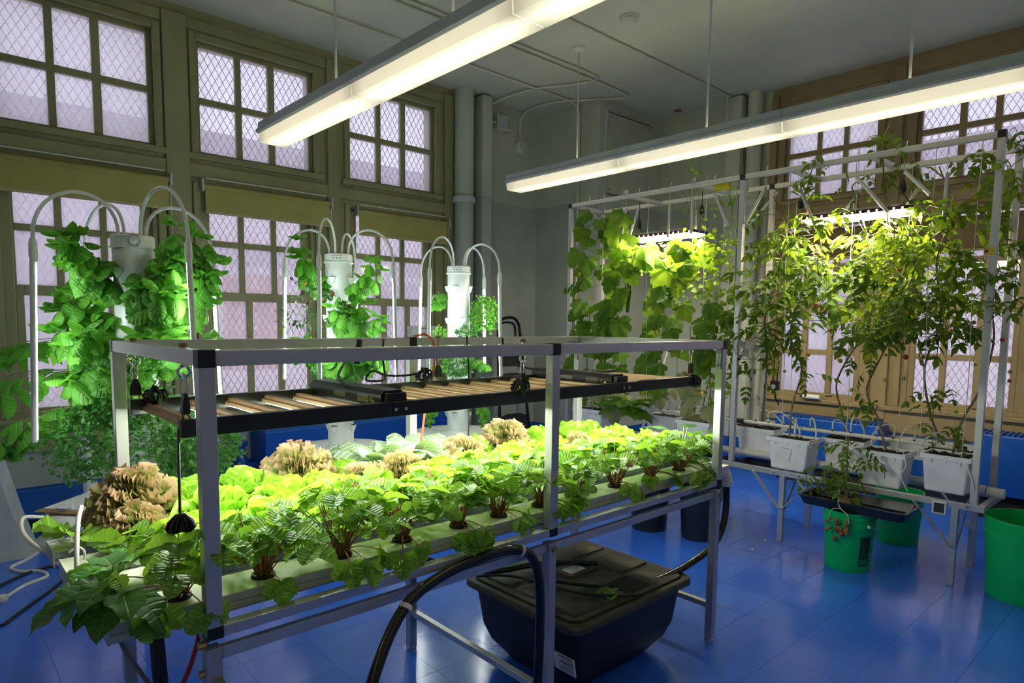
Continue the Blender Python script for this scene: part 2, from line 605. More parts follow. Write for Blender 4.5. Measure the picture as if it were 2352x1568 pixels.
def place(me, parent, pos, d, n, s=1.0, name=None):
    """a shared-mesh piece: axis d, face n, scale s (scalar or xyz), in the parent's own frame"""
    d = V(d).normalized()
    n = V(n)
    x = d.cross(n)
    if x.length < 1e-4:
        x = d.cross(V((0.31, 0.77, 0.55)))
    x.normalize()
    n = x.cross(d)
    sx, sy, sz = (s, s, s) if isinstance(s, (int, float)) else s
    o = bpy.data.objects.new(name or me.name, me)
    o.matrix_basis = Matrix(((x.x * sx, d.x * sy, n.x * sz, pos[0]), (x.y * sx, d.y * sy, n.y * sz, pos[1]), (x.z * sx, d.z * sy, n.z * sz, pos[2]), (0, 0, 0, 1)))
    col.objects.link(o)
    o.parent = parent
    return o

ORD = ['first', 'second', 'third', 'fourth', 'fifth', 'sixth', 'seventh', 'eighth', 'ninth', 'tenth', 'eleventh', 'twelfth', 'thirteenth', 'fourteenth', 'fifteenth']
# ================================================================== the room
YL, XR, ZC = 5.5, 6.5, 3.85          # window wall, right-hand window wall, ceiling
X0, Y0 = -3.0, -3.0
BX, BY = 5.37, 4.57                  # corner block between the two window walls

def cam_px(p):
    d = V(p) - CAM
    z = d.dot(fw)
    if z < 0.1:
        return None
    return (W_PX / 2 + F_PX * d.dot(rt) / z, H_PX / 2 + 95 - F_PX * d.dot(up) / z, z)

# floor of square vinyl tiles
floor = struct(MB().box(X0, XR, Y0, YL, -0.12, -0.0035).build('floor', 'floor_joint'))
T = 0.305
tile_me = MB().box(-T / 2 + 0.0006, T / 2 - 0.0006, -T / 2 + 0.0006, T / 2 - 0.0006, -0.0035, 0.0).mesh('tile', 'floor_vinyl')
spots = []
rest = MB()
nx, ny = int((XR - X0) / T), int((YL - Y0) / T)
for i in range(nx + 1):
    for j in range(ny + 1):
        x, y = X0 + (i + 0.5) * T, Y0 + (j + 0.5) * T
        if x + T / 2 > XR or y + T / 2 > YL:
            rest.box(x - T / 2 + 0.0006, min(x + T / 2 - 0.0006, XR), y - T / 2 + 0.0006, min(y + T / 2 - 0.0006, YL), -0.0035, 0)
            continue
        q = cam_px((x, y, 0))
        seen = q and -60 < q[0] < 2412 and 850 < q[1] < 1640
        spots.append((0 if seen else 1, q[2] if q else 99, x, y))
spots.sort()
for k, (a, b, x, y) in enumerate(spots):
    if a == 0 and k < 300:
        o = bpy.data.objects.new('tile', tile_me)
        o.location = (x, y, 0)
        col.objects.link(o)
        o.parent = floor
    else:
        rest.box(x - T / 2 + 0.0006, x + T / 2 - 0.0006, y - T / 2 + 0.0006, y + T / 2 - 0.0006, -0.0035, 0)
stuff(rest.build('tile_field', 'floor_vinyl', floor))

struct(MB().box(X0, XR, Y0, YL, ZC, ZC + 0.1).build('ceiling', 'ceiling_paint'))

# wall-plane helpers: a runs along the wall, d is depth outward, z is height
def wbox(mb, side, a0, a1, d0, d1, z0, z1):
    if side == 'L':
        return mb.box(min(a0, a1), max(a0, a1), YL + d0, YL + d1, z0, z1)
    return mb.box(XR + d0, XR + d1, min(a0, a1), max(a0, a1), z0, z1)

def wp(side, a, d, z):
    return (a, YL + d, z) if side == 'L' else (XR + d, a, z)

LB = [0.455, 1.712, 3.005]
LU = [(0.0, 0.278), (0.324, 0.545), (0.597, 0.893)]
LS = [(0.053, 0.281), (0.325, 0.554), (0.597, 0.819)]
LL = [(0.083, 0.315), (0.365, 0.580), (0.630, 0.845)]
BAYS = []
for a in LB:
    BAYS.append(dict(side='L', up=[(a + p, a + q) for p, q in LU], us=[(a + p, a + q) for p, q in LS], ls=[(a + p, a + q) for p, q in LL],
                     uz=[(2.81, 3.174), (3.222, 3.60)], sz=[(1.72, 2.085), (2.133, 2.50)], lz=[(0.875, 1.240), (1.285, 1.65)]))
BAYS.append(dict(side='R', up=[(2.808, 3.08), (2.563, 2.767), (2.272, 2.52)], us=[(2.848, 3.05), (2.603, 2.795), (2.345, 2.551)], ls=[(2.848, 3.05), (2.603, 2.795), (2.345, 2.551)],
                 uz=[(2.77, 3.155), (3.203, 3.60)], sz=[(1.715, 2.05), (2.1, 2.46)], lz=[(0.85, 1.222), (1.272, 1.63)]))
BAYS.append(dict(side='R', up=[(1.637, 1.912), (1.392, 1.587), (1.10, 1.345)], us=[(1.652, 1.843), (1.403, 1.604), (1.155, 1.345)], ls=[(1.652, 1.843), (1.403, 1.604), (1.155, 1.345)],
                 uz=[(2.77, 3.155), (3.203, 3.60)], sz=[(1.715, 2.05), (2.1, 2.46)], lz=[(0.85, 1.222), (1.272, 1.63)]))

for a in (-0.80, -2.06):  # unseen bays added to bring in more daylight
    BAYS.append(dict(BAYS[0], up=[(a + p, a + q) for p, q in LU], us=[(a + p, a + q) for p, q in LS], ls=[(a + p, a + q) for p, q in LL], unseen=True))
for a in (1.17, 2.34, 3.51):  # likewise unseen on the right wall, added for daylight
    BAYS.append(dict(BAYS[4], up=[(p - a, q - a) for p, q in BAYS[4]['up']], us=[(p - a, q - a) for p, q in BAYS[4]['us']], ls=[(p - a, q - a) for p, q in BAYS[4]['ls']], unseen=True))

def rng(cols):
    return min(c[0] for c in cols), max(c[1] for c in cols)

def holed(mb, side, a0, a1, z0, z1, bays, d0=0.0, d1=0.2):
    cur = a0
    for b in sorted(bays, key=lambda b: rng(b['up'])[0]):
        l, r = rng(b['up'] + b['us'] + b['ls'])
        l, r = l - 0.035, r + 0.035
        wbox(mb, side, cur, l, d0, d1, z0, z1)
        zz = [(b['lz'][0][0] - 0.03, b['sz'][1][1] + 0.03), (b['uz'][0][0] - 0.035, b['uz'][1][1] + 0.035)]
        c = z0
        for p, q in zz:
            wbox(mb, side, l, r, d0, d1, c, p)
            c = q
        wbox(mb, side, l, r, d0, d1, c, z1)
        cur = r
    wbox(mb, side, cur, a1, d0, d1, z0, z1)

mb = MB()
wbox(mb, 'L', 4.14, BX, 0, 0.2, 0, ZC)
wbox(mb, 'L', X0, 4.14, 0.0, 0.2, 0, 0.66)
wl = struct(mb.build('wall_left', 'wall_plaster'))
mb = MB()
holed(mb, 'L', X0, 4.14, 0.66, 3.85, [b for b in BAYS if b['side'] == 'L'], -0.012, 0.2)
mb.build('window_surround', 'olive_wood', wl)
mb = MB()
wbox(mb, 'R', 3.25, BY, 0, 0.2, 0, ZC)
wbox(mb, 'R', Y0, 3.25, 0, 0.2, 0, 0.66)
wr = struct(mb.build('wall_right', 'wall_plaster'))
mb = MB()
holed(mb, 'R', Y0, 3.25, 0.66, 3.85, [b for b in BAYS if b['side'] == 'R'], -0.012, 0.2)
mb.build('window_surround', 'olive_warm_lit', wr)
wc = struct(MB().box(BX, XR + 0.2, BY, YL + 0.2, 0, ZC).build('wall_corner', 'wall_plaster'))
struct(MB().box(X0, XR, Y0 - 0.1, Y0, 0, ZC).build('wall_back', 'wall_pale'))
struct(MB().box(X0 - 0.1, X0, Y0, YL, 0, ZC).build('wall_near', 'wall_pale'))
# blue skirting boards with black toe strips
mb = MB()
wbox(mb, 'L', X0, BX, -0.03, 0, 0.10, 0.315)
o = struct(mb.build('baseboard_left', 'convector_blue', bevel=0.006))
mb = MB()
wbox(mb, 'L', X0, BX, -0.012, 0, 0.0, 0.10)
mb.build('toe_strip', 'dark_gap', o)
o = struct(MB().box(BX - 0.03, BX, BY - 0.03, YL, 0.10, 0.315).build('baseboard_corner', 'convector_blue', bevel=0.006))
MB().box(BX - 0.012, BX, BY - 0.012, YL, 0, 0.1).build('toe_strip', 'dark_gap', o)
mb = MB()
wbox(mb, 'R', 2.6, BY - 0.03, -0.03, 0, 0.10, 0.315)
o = struct(mb.build('baseboard_right', 'convector_blue', bevel=0.006))

# ------------------------------------------------------------------ windows
def grid_bars(mb, side, cols, rows, d0, d1, ml, mr, mt, mb_, ):
    l, r = rng(cols)
    z0, z1 = rows[0][0], rows[-1][1]
    cs = sorted(cols)
    wbox(mb, side, l - ml, l, d0, d1, z0 - mb_, z1 + mt)
    wbox(mb, side, r, r + mr, d0, d1, z0 - mb_, z1 + mt)
    wbox(mb, side, l, r, d0, d1, z1, z1 + mt)
    wbox(mb, side, l, r, d0, d1, z0 - mb_, z0)
    for i in range(len(cs) - 1):
        wbox(mb, side, cs[i][1], cs[i + 1][0], d0, d1, z0, z1)
    for i in range(len(rows) - 1):
        for c in cs:
            wbox(mb, side, c[0], c[1], d0, d1, rows[i][1], rows[i + 1][0])

def lattice(mb, side, a0, a1, z0, z1, d, pa=0.056, pz=0.098, wd=0.0045):
    """diamond mesh of flat strands clipped to the opening"""
    s = pz / pa
    H, Wd = z1 - z0, a1 - a0
    k = -int(H / s / pa) - 1
    while k * pa < Wd:
        for sg in (1, -1):
            st = k * pa
            t0, t1 = max(0.0, -st), min(H / s, Wd - st)
            if t1 - t0 > 0.004:
                if sg == 1:
                    p, q = (a0 + st + t0, z0 + t0 * s), (a0 + st + t1, z0 + t1 * s)
                else:
                    p, q = (a1 - st - t0, z0 + t0 * s), (a1 - st - t1, z0 + t1 * s)
                mb.bar(wp(side, p[0], d, p[1]), wp(side, q[0], d, q[1]), wd, wd)
        k += 1

wn = 0
for bi, b in enumerate(BAYS):
    side = b['side']
    wood = 'olive_wood' if side == 'L' else 'olive_warm_lit'
    gm = 'glass_hazy' if bi in (0, 3) else 'glass_clear'
    unseen = b.get('unseen')
    # upper fixed light
    wn += 1
    root = struct(thing('window_%d' % wn, None, None, wp(side, rng(b['up'])[0], 0, b['uz'][0][0])))
    mb = MB()
    grid_bars(mb, side, b['up'], b['uz'], 0.03, 0.075, 0.035, 0.035, 0.035, 0.035)
    mb.build('sash', wood, root, bevel=0.004)
    l, r = rng(b['up'])
    z0, z1 = b['uz'][0][0], b['uz'][1][1]
    mb = MB()
    for (p, q, e, g) in ((l - 0.085, l - 0.03, z0 - 0.085, z1 + 0.085), (r + 0.03, r + 0.085, z0 - 0.085, z1 + 0.085)):
        wbox(mb, side, p, q, -0.03, -0.008, e, g)
    wbox(mb, side, l - 0.03, r + 0.03, -0.03, -0.008, z1 + 0.03, z1 + 0.085)
    wbox(mb, side, l - 0.11, r + 0.11, -0.045, -0.008, z0 - 0.075, z0 - 0.03)
    mb.build('casing', wood, root, bevel=0.006)
    for c in b['up']:
        for zz in b['uz']:
            mb = MB()
            wbox(mb, side, c[0] - 0.004, c[1] + 0.004, 0.05, 0.054, zz[0] - 0.004, zz[1] + 0.004)
            mb.build('pane', gm, root)
    mb = MB()
    if not unseen:
        lattice(mb, side, l - 0.03, r + 0.03, z0 - 0.03, z1 + 0.03, 0.16)
        stuff(mb.build('wire_mesh', 'wire', root))
    # lower double-hung window
    wn += 1
    root = struct(thing('window_%d' % wn, None, None, wp(side, rng(b['ls'])[0], 0, b['lz'][0][0])))
    L0, R0 = rng(b['up'])
    l, r = rng(b['us'])
    mb = MB()
    grid_bars(mb, side, b['us'], b['sz'], 0.05, 0.09, l - L0 + 0.04, R0 - r + 0.04, 0.035, 0.04)
    mb.build('upper_sash', wood, root, bevel=0.004)
    l, r = rng(b['ls'])
    mb = MB()
    grid_bars(mb, side, b['ls'], b['lz'], 0.005, 0.045, 0.045, 0.045, 0.07, 0.055)
    lo = mb.build('lower_sash', wood, root, bevel=0.004)
    mb = MB()
    for s_ in (0.3, 0.7):
        am = l + (r - l) * s_
        wbox(mb, side, am - 0.03, am + 0.03, -0.01, 0.005, b['lz'][0][0] - 0.04, b['lz'][0][0] - 0.022)
    mb.build('sash_lift', 'dark_gap', lo)
    mb = MB()
    z0, z1 = b['lz'][0][0], b['sz'][1][1]
    wbox(mb, side, L0 - 0.035, l - 0.045, 0.0, 0.05, z0 - 0.03, z1)
    wbox(mb, side, r + 0.045, R0 + 0.035, 0.0, 0.05, z0 - 0.03, z1)
    for p, q in ((L0 - 0.085, L0 - 0.03), (R0 + 0.03, R0 + 0.085)):
        wbox(mb, side, p, q, -0.03, -0.008, z0 - 0.06, z1 + 0.06)
    mb.build('casing', wood, root, bevel=0.006)
    mb = MB()
    wbox(mb, side, L0 - 0.17, R0 + 0.17, -0.075, -0.008, z0 - 0.10, z0 - 0.06)
    wbox(mb, side, L0 - 0.14, R0 + 0.14, -0.035, -0.008, z0 - 0.30, z0 - 0.10)
    mb.build('sill', wood, root, bevel=0.006)
    for cols, rows, d in ((b['us'], b['sz'], 0.068), (b['ls'], b['lz'], 0.025)):
        for c in cols:
            for zz in rows:
                mb = MB()
                wbox(mb, side, c[0] - 0.004, c[1] + 0.004, d, d + 0.004, zz[0] - 0.004, zz[1] + 0.004)
                mb.build('pane', gm, root)
    mb = MB()
    if not unseen:
        lattice(mb, side, L0 - 0.03, R0 + 0.03, z0 - 0.03, z1 + 0.03, 0.16)
        stuff(mb.build('wire_mesh', 'wire', root))

# continuous mullion posts and transom rail between the bays
mb = MB()
for a0, a1 in ((1.44, 1.61), (2.75, 2.87), (4.03, 4.14), (0.18, 0.34)):
    wbox(mb, 'L', a0, a1, -0.045, -0.01, 0.66, 3.78)
struct(mb.build('trim_1', 'olive_wood', bevel=0.008))
mb = MB()
wbox(mb, 'L', X0, 4.14, -0.035, -0.01, 2.60, 2.70)
wbox(mb, 'L', X0, 4.14, -0.025, -0.01, 3.70, 3.78)
struct(mb.build('trim_2', 'olive_wood', bevel=0.008))
mb = MB()
for a0, a1 in ((2.04, 2.14), (3.18, 3.25), (0.9, 1.0)):
    wbox(mb, 'R', a0, a1, -0.045, -0.01, 0.66, 3.78)
wbox(mb, 'R', Y0, 3.25, -0.035, -0.01, 2.56, 2.66)
struct(mb.build('trim_3', 'olive_warm_lit', bevel=0.008))

# ------------------------------------------------------------------ roller blinds
def blind(side, a0, a1, z0, z1, label, cloth, first):
    root = thing('roller_blind', label, 'blind', wp(side, a0, -0.05, z0), 'roller blinds half drawn up')
    mb = MB()
    wbox(mb, side, a0 + 0.02, a1 - 0.02, -0.066, -0.062, z0 + 0.02, z1 - 0.03)
    mb.build('shade_cloth', cloth, root)
    mb = MB()
    wbox(mb, side, a0 + 0.02, a1 - 0.02, -0.072, -0.058, z0, z0 + 0.022)
    mb.build('bottom_bar', 'blind_bar', root, bevel=0.003)
    mb = MB()
    n = 10
    rings = []
    for a in (a0 + 0.01, a1 - 0.01):
        rings.append([wp(side, a, -0.055 + 0.022 * math.cos(2 * PI * k / n), z1 - 0.03 + 0.022 * math.sin(2 * PI * k / n)) for k in range(n)])
    mb.loft(rings)
    mb.build('roller_tube', cloth, root, smooth=True)
    mb = MB()
    wbox(mb, side, a0 + 0.03, a1 - 0.04, -0.068, -0.060, z1 + 0.03, z1 + 0.036)
    mb.build('top_wire', 'white_plastic', root)
    for a in (a0, a1):
        mb = MB()
        wbox(mb, side, a - 0.008, a + 0.008, -0.085, -0.03, z1 - 0.07, z1 + 0.02)
        mb.build('bracket', 'steel_dull', root)
    mb = MB()
    mb.tube([wp(side, a1 - 0.005, -0.075, z1 - 0.02), wp(side, a1 - 0.004, -0.07, z1 - 1.0)], 0.0025, 5)
    mb.build('pull_cord', 'string', root)
    return root
blind('L', 0.40, 1.46, 2.32, 2.57, 'olive roller blind over the leftmost tall window', 'blind_cloth', True)
blind('L', 1.685, 2.765, 2.325, 2.56, 'olive roller blind over the middle left-hand window', 'blind_cloth', False)
blind('L', 3.02, 4.06, 2.285, 2.53, 'olive roller blind nearest the boxed column', 'blind_cloth', False)
blind('R', 2.22, 3.14, 2.13, 2.43, 'brown roller blind behind the bean vines', 'blind_brown', False)
blind('R', 1.05, 1.97, 2.13, 2.43, 'brown roller blind at the right edge behind tomato vines', 'blind_brown', False)

# ------------------------------------------------------------------ columns, pipes, wall fittings
def chase(side, a0, a1, depth, label):
    mb = MB()
    wbox(mb, side, a0, a1, -depth, 0.0, 0.0, ZC - 0.02)
    o = mb.build('pipe_chase', 'wall_plaster', bevel=0.008)
    return tag(o, label, 'boxed column', 'boxed pipe columns')
chase('L', 4.40, 4.53, 0.19, 'boxed pipe column beside the third left-hand window')
chase('R', 3.49, 3.65, 0.20, 'boxed pipe column left of the right-hand windows')

def riser(c, r, label):
    root = thing('heating_riser', label, 'pipe', (c[0], c[1], 0), 'round heating risers')
    MB().tube([(c[0], c[1], 0), (c[0], c[1], ZC)], r, 16).build('pipe', 'wall_plaster', root, smooth=True)
    MB().lathe((c[0], c[1], 2.72), [(r + 0.02, 0), (r + 0.025, 0.03), (r + 0.02, 0.06)], 16).build('collar', 'pipe_paint', root, smooth=True)
riser((4.225, 5.40), 0.10, 'thick round riser pipe against the left window wall')
riser((6.40, 3.39), 0.075, 'thick round riser pipe against the right window wall')

root = thing('access_panel', 'painted access panel high on the corner wall', 'panel', (5.48, BY, 2.88))
box_o('panel', 'wall_plaster', root, 5.48, 6.25, BY - 0.02, BY, 2.88, 3.72, bevel=0.004)
box_o('seam', 'dark_gap', root, 5.482, 6.25, BY - 0.0205, BY - 0.01, 3.716, 3.724)
box_o('seam', 'dark_gap', root, 5.476, 5.484, BY - 0.0215, BY - 0.01, 2.88, 3.72)
box_o('seam', 'dark_gap', root, 5.482, 6.25, BY - 0.0205, BY - 0.01, 2.876, 2.884)
box_o('edge_strip', 'pipe_paint', root, 5.452, 5.474, BY - 0.028, BY, 2.86, 3.74)
for x, z in ((5.52, 3.68), (6.2, 3.68), (5.52, 2.93), (5.52, 3.3)):
    MB().tube([(x, BY - 0.024, z), (x, BY - 0.018, z)], 0.008, 8).build('screw', 'dark_gap', root)

def conduit(pts, r, label, nm='conduit', n=5):
    o = MB().tube(spline(pts, n), r, 6).build(nm, 'ceiling_paint', None, smooth=True)
    return tag(o, label, 'conduit')
conduit([(1.2, 4.82, 3.83), (3.0, 4.82, 3.83), (4.9, 4.83, 3.83), (5.22, 4.83, 3.82), (5.33, 4.84, 3.74), (5.35, 4.84, 3.4), (5.35, 4.84, 0.4)], 0.013, 'conduit running along the ceiling and down the corner wall')
conduit([(2.4, 3.60, 3.835), (4.2, 3.60, 3.835), (6.1, 3.61, 3.835), (6.22, 3.61, 3.8), (6.24, 3.61, 3.5)], 0.011, 'straight conduit along the ceiling to the right column')
conduit([(2.3, 4.2, 3.83), (3.9, 4.2, 3.83), (4.75, 4.2, 3.83), (4.92, 4.25, 3.83), (4.9, 4.42, 3.83), (4.7, 4.8, 3.83), (4.62, 5.1, 3.82), (4.58, 5.40, 3.78), (4.57, 5.47, 3.68)], 0.012, 'bent conduit curving from the ceiling to the junction box')
conduit([(2.3, 4.28, 3.83), (4.6, 4.28, 3.83), (5.35, 4.3, 3.83), (5.5, 4.34, 3.83), (5.46, 4.48, 3.83), (5.12, 4.95, 3.83), (5.07, 5.32, 3.82), (5.07, 5.46, 3.74), (5.07, 5.47, 3.55)], 0.012, 'bent conduit curving from the ceiling to the wall bell')
conduit([(1.0, 4.12, 3.83), (1.9, 4.12, 3.83), (2.65, 4.13, 3.83)], 0.014, 'short conduit crossing the ceiling above the left fixture')
root = thing('junction_box', 'small square junction box beside the boxed column', 'junction box', (4.70, 5.42, 3.57))
box_o('box', 'ceiling_paint', root, 4.70, 4.845, 5.42, 5.5, 3.57, 3.73, bevel=0.006)
box_o('cover', 'pipe_paint', root, 4.715, 4.83, 5.41, 5.42, 3.585, 3.715, bevel=0.003)
MB().tube([(4.60, 5.46, 3.64), (4.70, 5.46, 3.64)], 0.013, 8).build('connector', 'ceiling_paint', root)
MB().tube([(4.845, 5.46, 3.60), (4.93, 5.46, 3.60)], 0.013, 8).build('connector', 'ceiling_paint', root)
root = thing('wall_bell', 'pale rounded wall bell under a bent conduit', 'bell', (5.07, 5.44, 3.39))
MB().loft([[(5.07 + rr * math.cos(a), yy, 3.45 + rr * 1.1 * math.sin(a)) for a in [2 * PI * k / 14 for k in range(14)]] for rr, yy in ((0.07, 5.5), (0.07, 5.44), (0.05, 5.42))]).build('body', 'ceiling_paint', root, smooth=True)
box_o('terminal_box', 'ceiling_paint', root, 5.04, 5.10, 5.45, 5.5, 3.51, 3.56)
root = thing('smoke_detector', 'round white smoke detector on the ceiling', 'smoke detector', (4.16, 3.27, 3.79))
MB().lathe((4.16, 3.27, 3.85), [(0.075, 0), (0.075, -0.012)], 20).build('base', 'ceiling_paint', root, smooth=True)
MB().lathe((4.16, 3.27, 3.838), [(0.06, 0), (0.062, -0.02), (0.045, -0.04), (0.0001, -0.042)], 20).build('cap', 'ceiling_paint', root, smooth=True)
tag(MB().lathe((6.3, 4.25, 3.85), [(0.045, 0), (0.045, -0.012), (0.0001, -0.014)], 14).build('sprinkler_plate', 'cork', None, smooth=True), 'small brown ceiling plate near the corner block', 'ceiling plate')
# switch boxes and low wall box in the corner
root = thing('outlet_box', 'small grey outlet box low on the left wall by a blue convector', 'outlet', (1.92, 5.44, 0.5))
box_o('box', 'steel_dull', root, 1.86, 1.98, 5.43, 5.5, 0.50, 0.62, bevel=0.005)
MB().tube(spline([(1.86, 5.45, 0.56), (1.80, 5.44, 0.52), (1.80, 5.44, 0.42), (1.88, 5.44, 0.36)], 5), 0.006, 6).build('cord', 'black_plastic', root, smooth=True)

# buildings across the way, seen dimly through the panes
for nm_, side_ in (('far side of the left-hand windows', 'L'), ('far side of the right-hand windows', 'R')):
    D = 6.5
    q = wp(side_, -6.0, D, 0)
    root = thing('neighbour_building', 'pale building across the yard on the ' + nm_, 'building', q)
    mb = MB(); wbox(mb, side_, -14.0, 22.0, D, D + 3, -4.0, 4.55)
    mb.build('facade', 'facade', root)
    mb = MB(); wbox(mb, side_, -14.0, 22.0, D - 0.35, D, 4.30, 4.62)
    mb.build('coping', 'facade_dark', root)
    mb = MB(); wbox(mb, side_, -14.0, 22.0, D - 0.12, D, 2.5, 2.75)
    mb.build('ledge', 'facade_dark', root)
    for k in range(9):
        a = -8.0 + 3.0 * k
        mb = MB(); wbox(mb, side_, a, a + 1.1, D - 0.04, D, 0.6, 2.3)
        mb.build('window', 'facade_brick' if k % 3 == 1 else 'facade_dark', root)

# white plastered pillar at the left edge, flaring towards its foot
mb = MB()
rings = []
for z, e in ((0.0, 0.09), (0.05, 0.09), (0.3, 0.02), (0.7, -0.07), (1.2, -0.13), (2.2, -0.16), (ZC, -0.16)):
    x1 = 0.40 + e
    rings.append([(-0.6, 4.95, z), (x1 - 0.06, 4.95, z), (x1, 5.0, z), (x1, YL, z), (-0.6, YL, z)])
mb.loft(rings)
tag(mb.build('pillar', 'pillar_paint', None, smooth=True), 'pale plastered pillar at the left edge of the view', 'pillar')

# ------------------------------------------------------------------ blue convector covers
def convector(side, a0, a1, depth, z1, label, grille, legs=True):
    root = thing('convector_cover', label, 'radiator', wp(side, a0, -depth, 0), 'blue convector covers under the windows')
    mb = MB()
    if side == 'L':
        mb.loft([[wp(side, a, d, z) for d, z in ((-0.005, 0.12), (-depth, 0.12), (-depth, z1 - 0.09), (-depth + 0.10, z1), (-0.005, z1))] for a in (a0, a1)])
    else:
        wbox(mb, side, a0, a1, -depth, -0.09, 0.2, z1)
    mb.build('cabinet', 'convector_blue', root, bevel=0.008)
    mb = MB()
    wbox(mb, side, a0 + 0.02, a1 - 0.02, -depth + 0.05, -0.09, 0.0, 0.2 if side == 'R' else 0.12)
    mb.build('gap_shade', 'dark_gap', root)  # black block paints the shaded gap under the cabinet
    if grille:
        n = int((a1 - a0) / 0.035)
        sm = MB()
        wbox(sm, side, 0, 0.02, -depth + 0.01, -0.10, z1, z1 + 0.014)
        me = sm.mesh('grille_slat', 'convector_blue')
        for k in range(n):
            o = bpy.data.objects.new('grille_slat', me)
            col.objects.link(o)
            o.parent = root
            off = V(wp(side, a0 + 0.01 + k * (a1 - a0 - 0.03) / max(1, n - 1), 0, 0)) - V(wp(side, 0, 0, 0))
            o.location = off - root.location
    else:
        mb = MB()
        wbox(mb, side, a0 + 0.10, a0 + 0.38, -0.20, -0.03, z1, z1 + 0.006)
        mb.build('access_flap', 'convector_blue', root, bevel=0.003)
    return root
convector('L', 2.02, 4.05, 0.34, 0.68, 'long blue convector cabinet against the left window wall', False)
convector('R', 1.98, 2.92, 0.33, 0.63, 'blue grille convector behind the numbered planters', True)
convector('R', -0.2, 1.27, 0.35, 0.67, 'blue grille convector at the right edge of the view', True)
root = thing('pipe_valve', 'blue painted steam valve and pipe beside the left convector', 'valve', (1.9, 5.36, 0))
MB().tube(spline([(2.03, 5.36, 0.30), (1.86, 5.36, 0.30), (1.78, 5.36, 0.26), (1.76, 5.36, 0.12), (1.76, 5.36, 0.0)], 5), 0.028, 10).build('pipe', 'convector_blue', root, smooth=True)
MB().lathe((1.9, 5.36, 0.26), [(0.03, 0), (0.05, 0.03), (0.05, 0.1), (0.03, 0.13), (0.028, 0.2), (0.05, 0.22), (0.05, 0.25)], 12).build('valve_body', 'convector_blue', root, smooth=True)
tag(MB().box(6.28, 6.42, 2.03, 2.08, 0.705, 0.75).build('sill_remnant', 'pvc'), None) if False else None

# ------------------------------------------------------------------ suspended linear ceiling lights
def ceiling_light(xc, y_far, n, seg, rods, label, joint_first):
    zt, zb = 2.905, 2.755
    root = thing('ceiling_light', label, 'ceiling light', (xc, y_far, zb), 'suspended linear ceiling lights')
    y = y_far
    for k in range(n):
        y1 = y - seg
        prof = [(-0.075, zt), (0.075, zt), (0.10, zt - 0.012), (0.10, zt - 0.05), (0.118, zt - 0.062), (0.118, zt - 0.08), (0.10, zt - 0.088), (-0.10, zt - 0.088), (-0.118, zt - 0.08), (-0.118, zt - 0.062), (-0.10, zt - 0.05), (-0.10, zt - 0.012)]
        MB().loft([[(xc + a, yy, z) for a, z in prof] for yy in (y1 + 0.0015, y - 0.0015)]).build('housing', 'fixture_metal', root)
        dp = [(0.098, zt - 0.089), (0.092, zb), (-0.092, zb), (-0.098, zt - 0.089)]
        ya, yb = y1 + 0.004, y - 0.004
        df = MB().strip([[(xc + a, yy, z) for a, z in dp] for yy in (ya, yb)])
        for yy in (ya, yb):
            df.add([(xc + a, yy, z) for a, z in dp], [(0, 1, 2, 3)])
        df.build('diffuser', 'diffuser_glow', root)
        MB().strip([[(xc - 0.05, yy, zt + 0.002), (xc + 0.05, yy, zt + 0.002)] for yy in (y1 + 0.06, y - 0.06)]).build('added_fill_strip', 'added_fill_glow', root)  # added upward glow that fills the ceiling with light
        y = y1
    for ry in rods:
        rd = MB().tube([(xc, ry, zt), (xc, ry, ZC)], 0.008, 8).build('hanger_rod', 'fixture_metal', root, smooth=True)
        MB().lathe((xc, ry, ZC), [(0.06, 0), (0.055, -0.02), (0.02, -0.045), (0.0001, -0.046)], 16).build('canopy', 'ceiling_paint', rd, smooth=True)
ceiling_light(1.955, 4.74, 5, 1.34, (3.76, 2.59, 1.2, 0.0), 'long suspended light fixture running overhead at upper left', True)  # last segment of each seen row is unseen, added to light the floor
ceiling_light(4.30, 4.72, 5, 1.34, (3.91, 2.65, 1.34, 0.0), 'long suspended light fixture in front of the right-hand windows', False)
ceiling_light(-0.39, 4.74, 5, 1.34, (3.76, 2.59, 1.2, 0.0), 'added suspended fill fixture above the camera, out of view', False)  # unseen row added to brighten the room
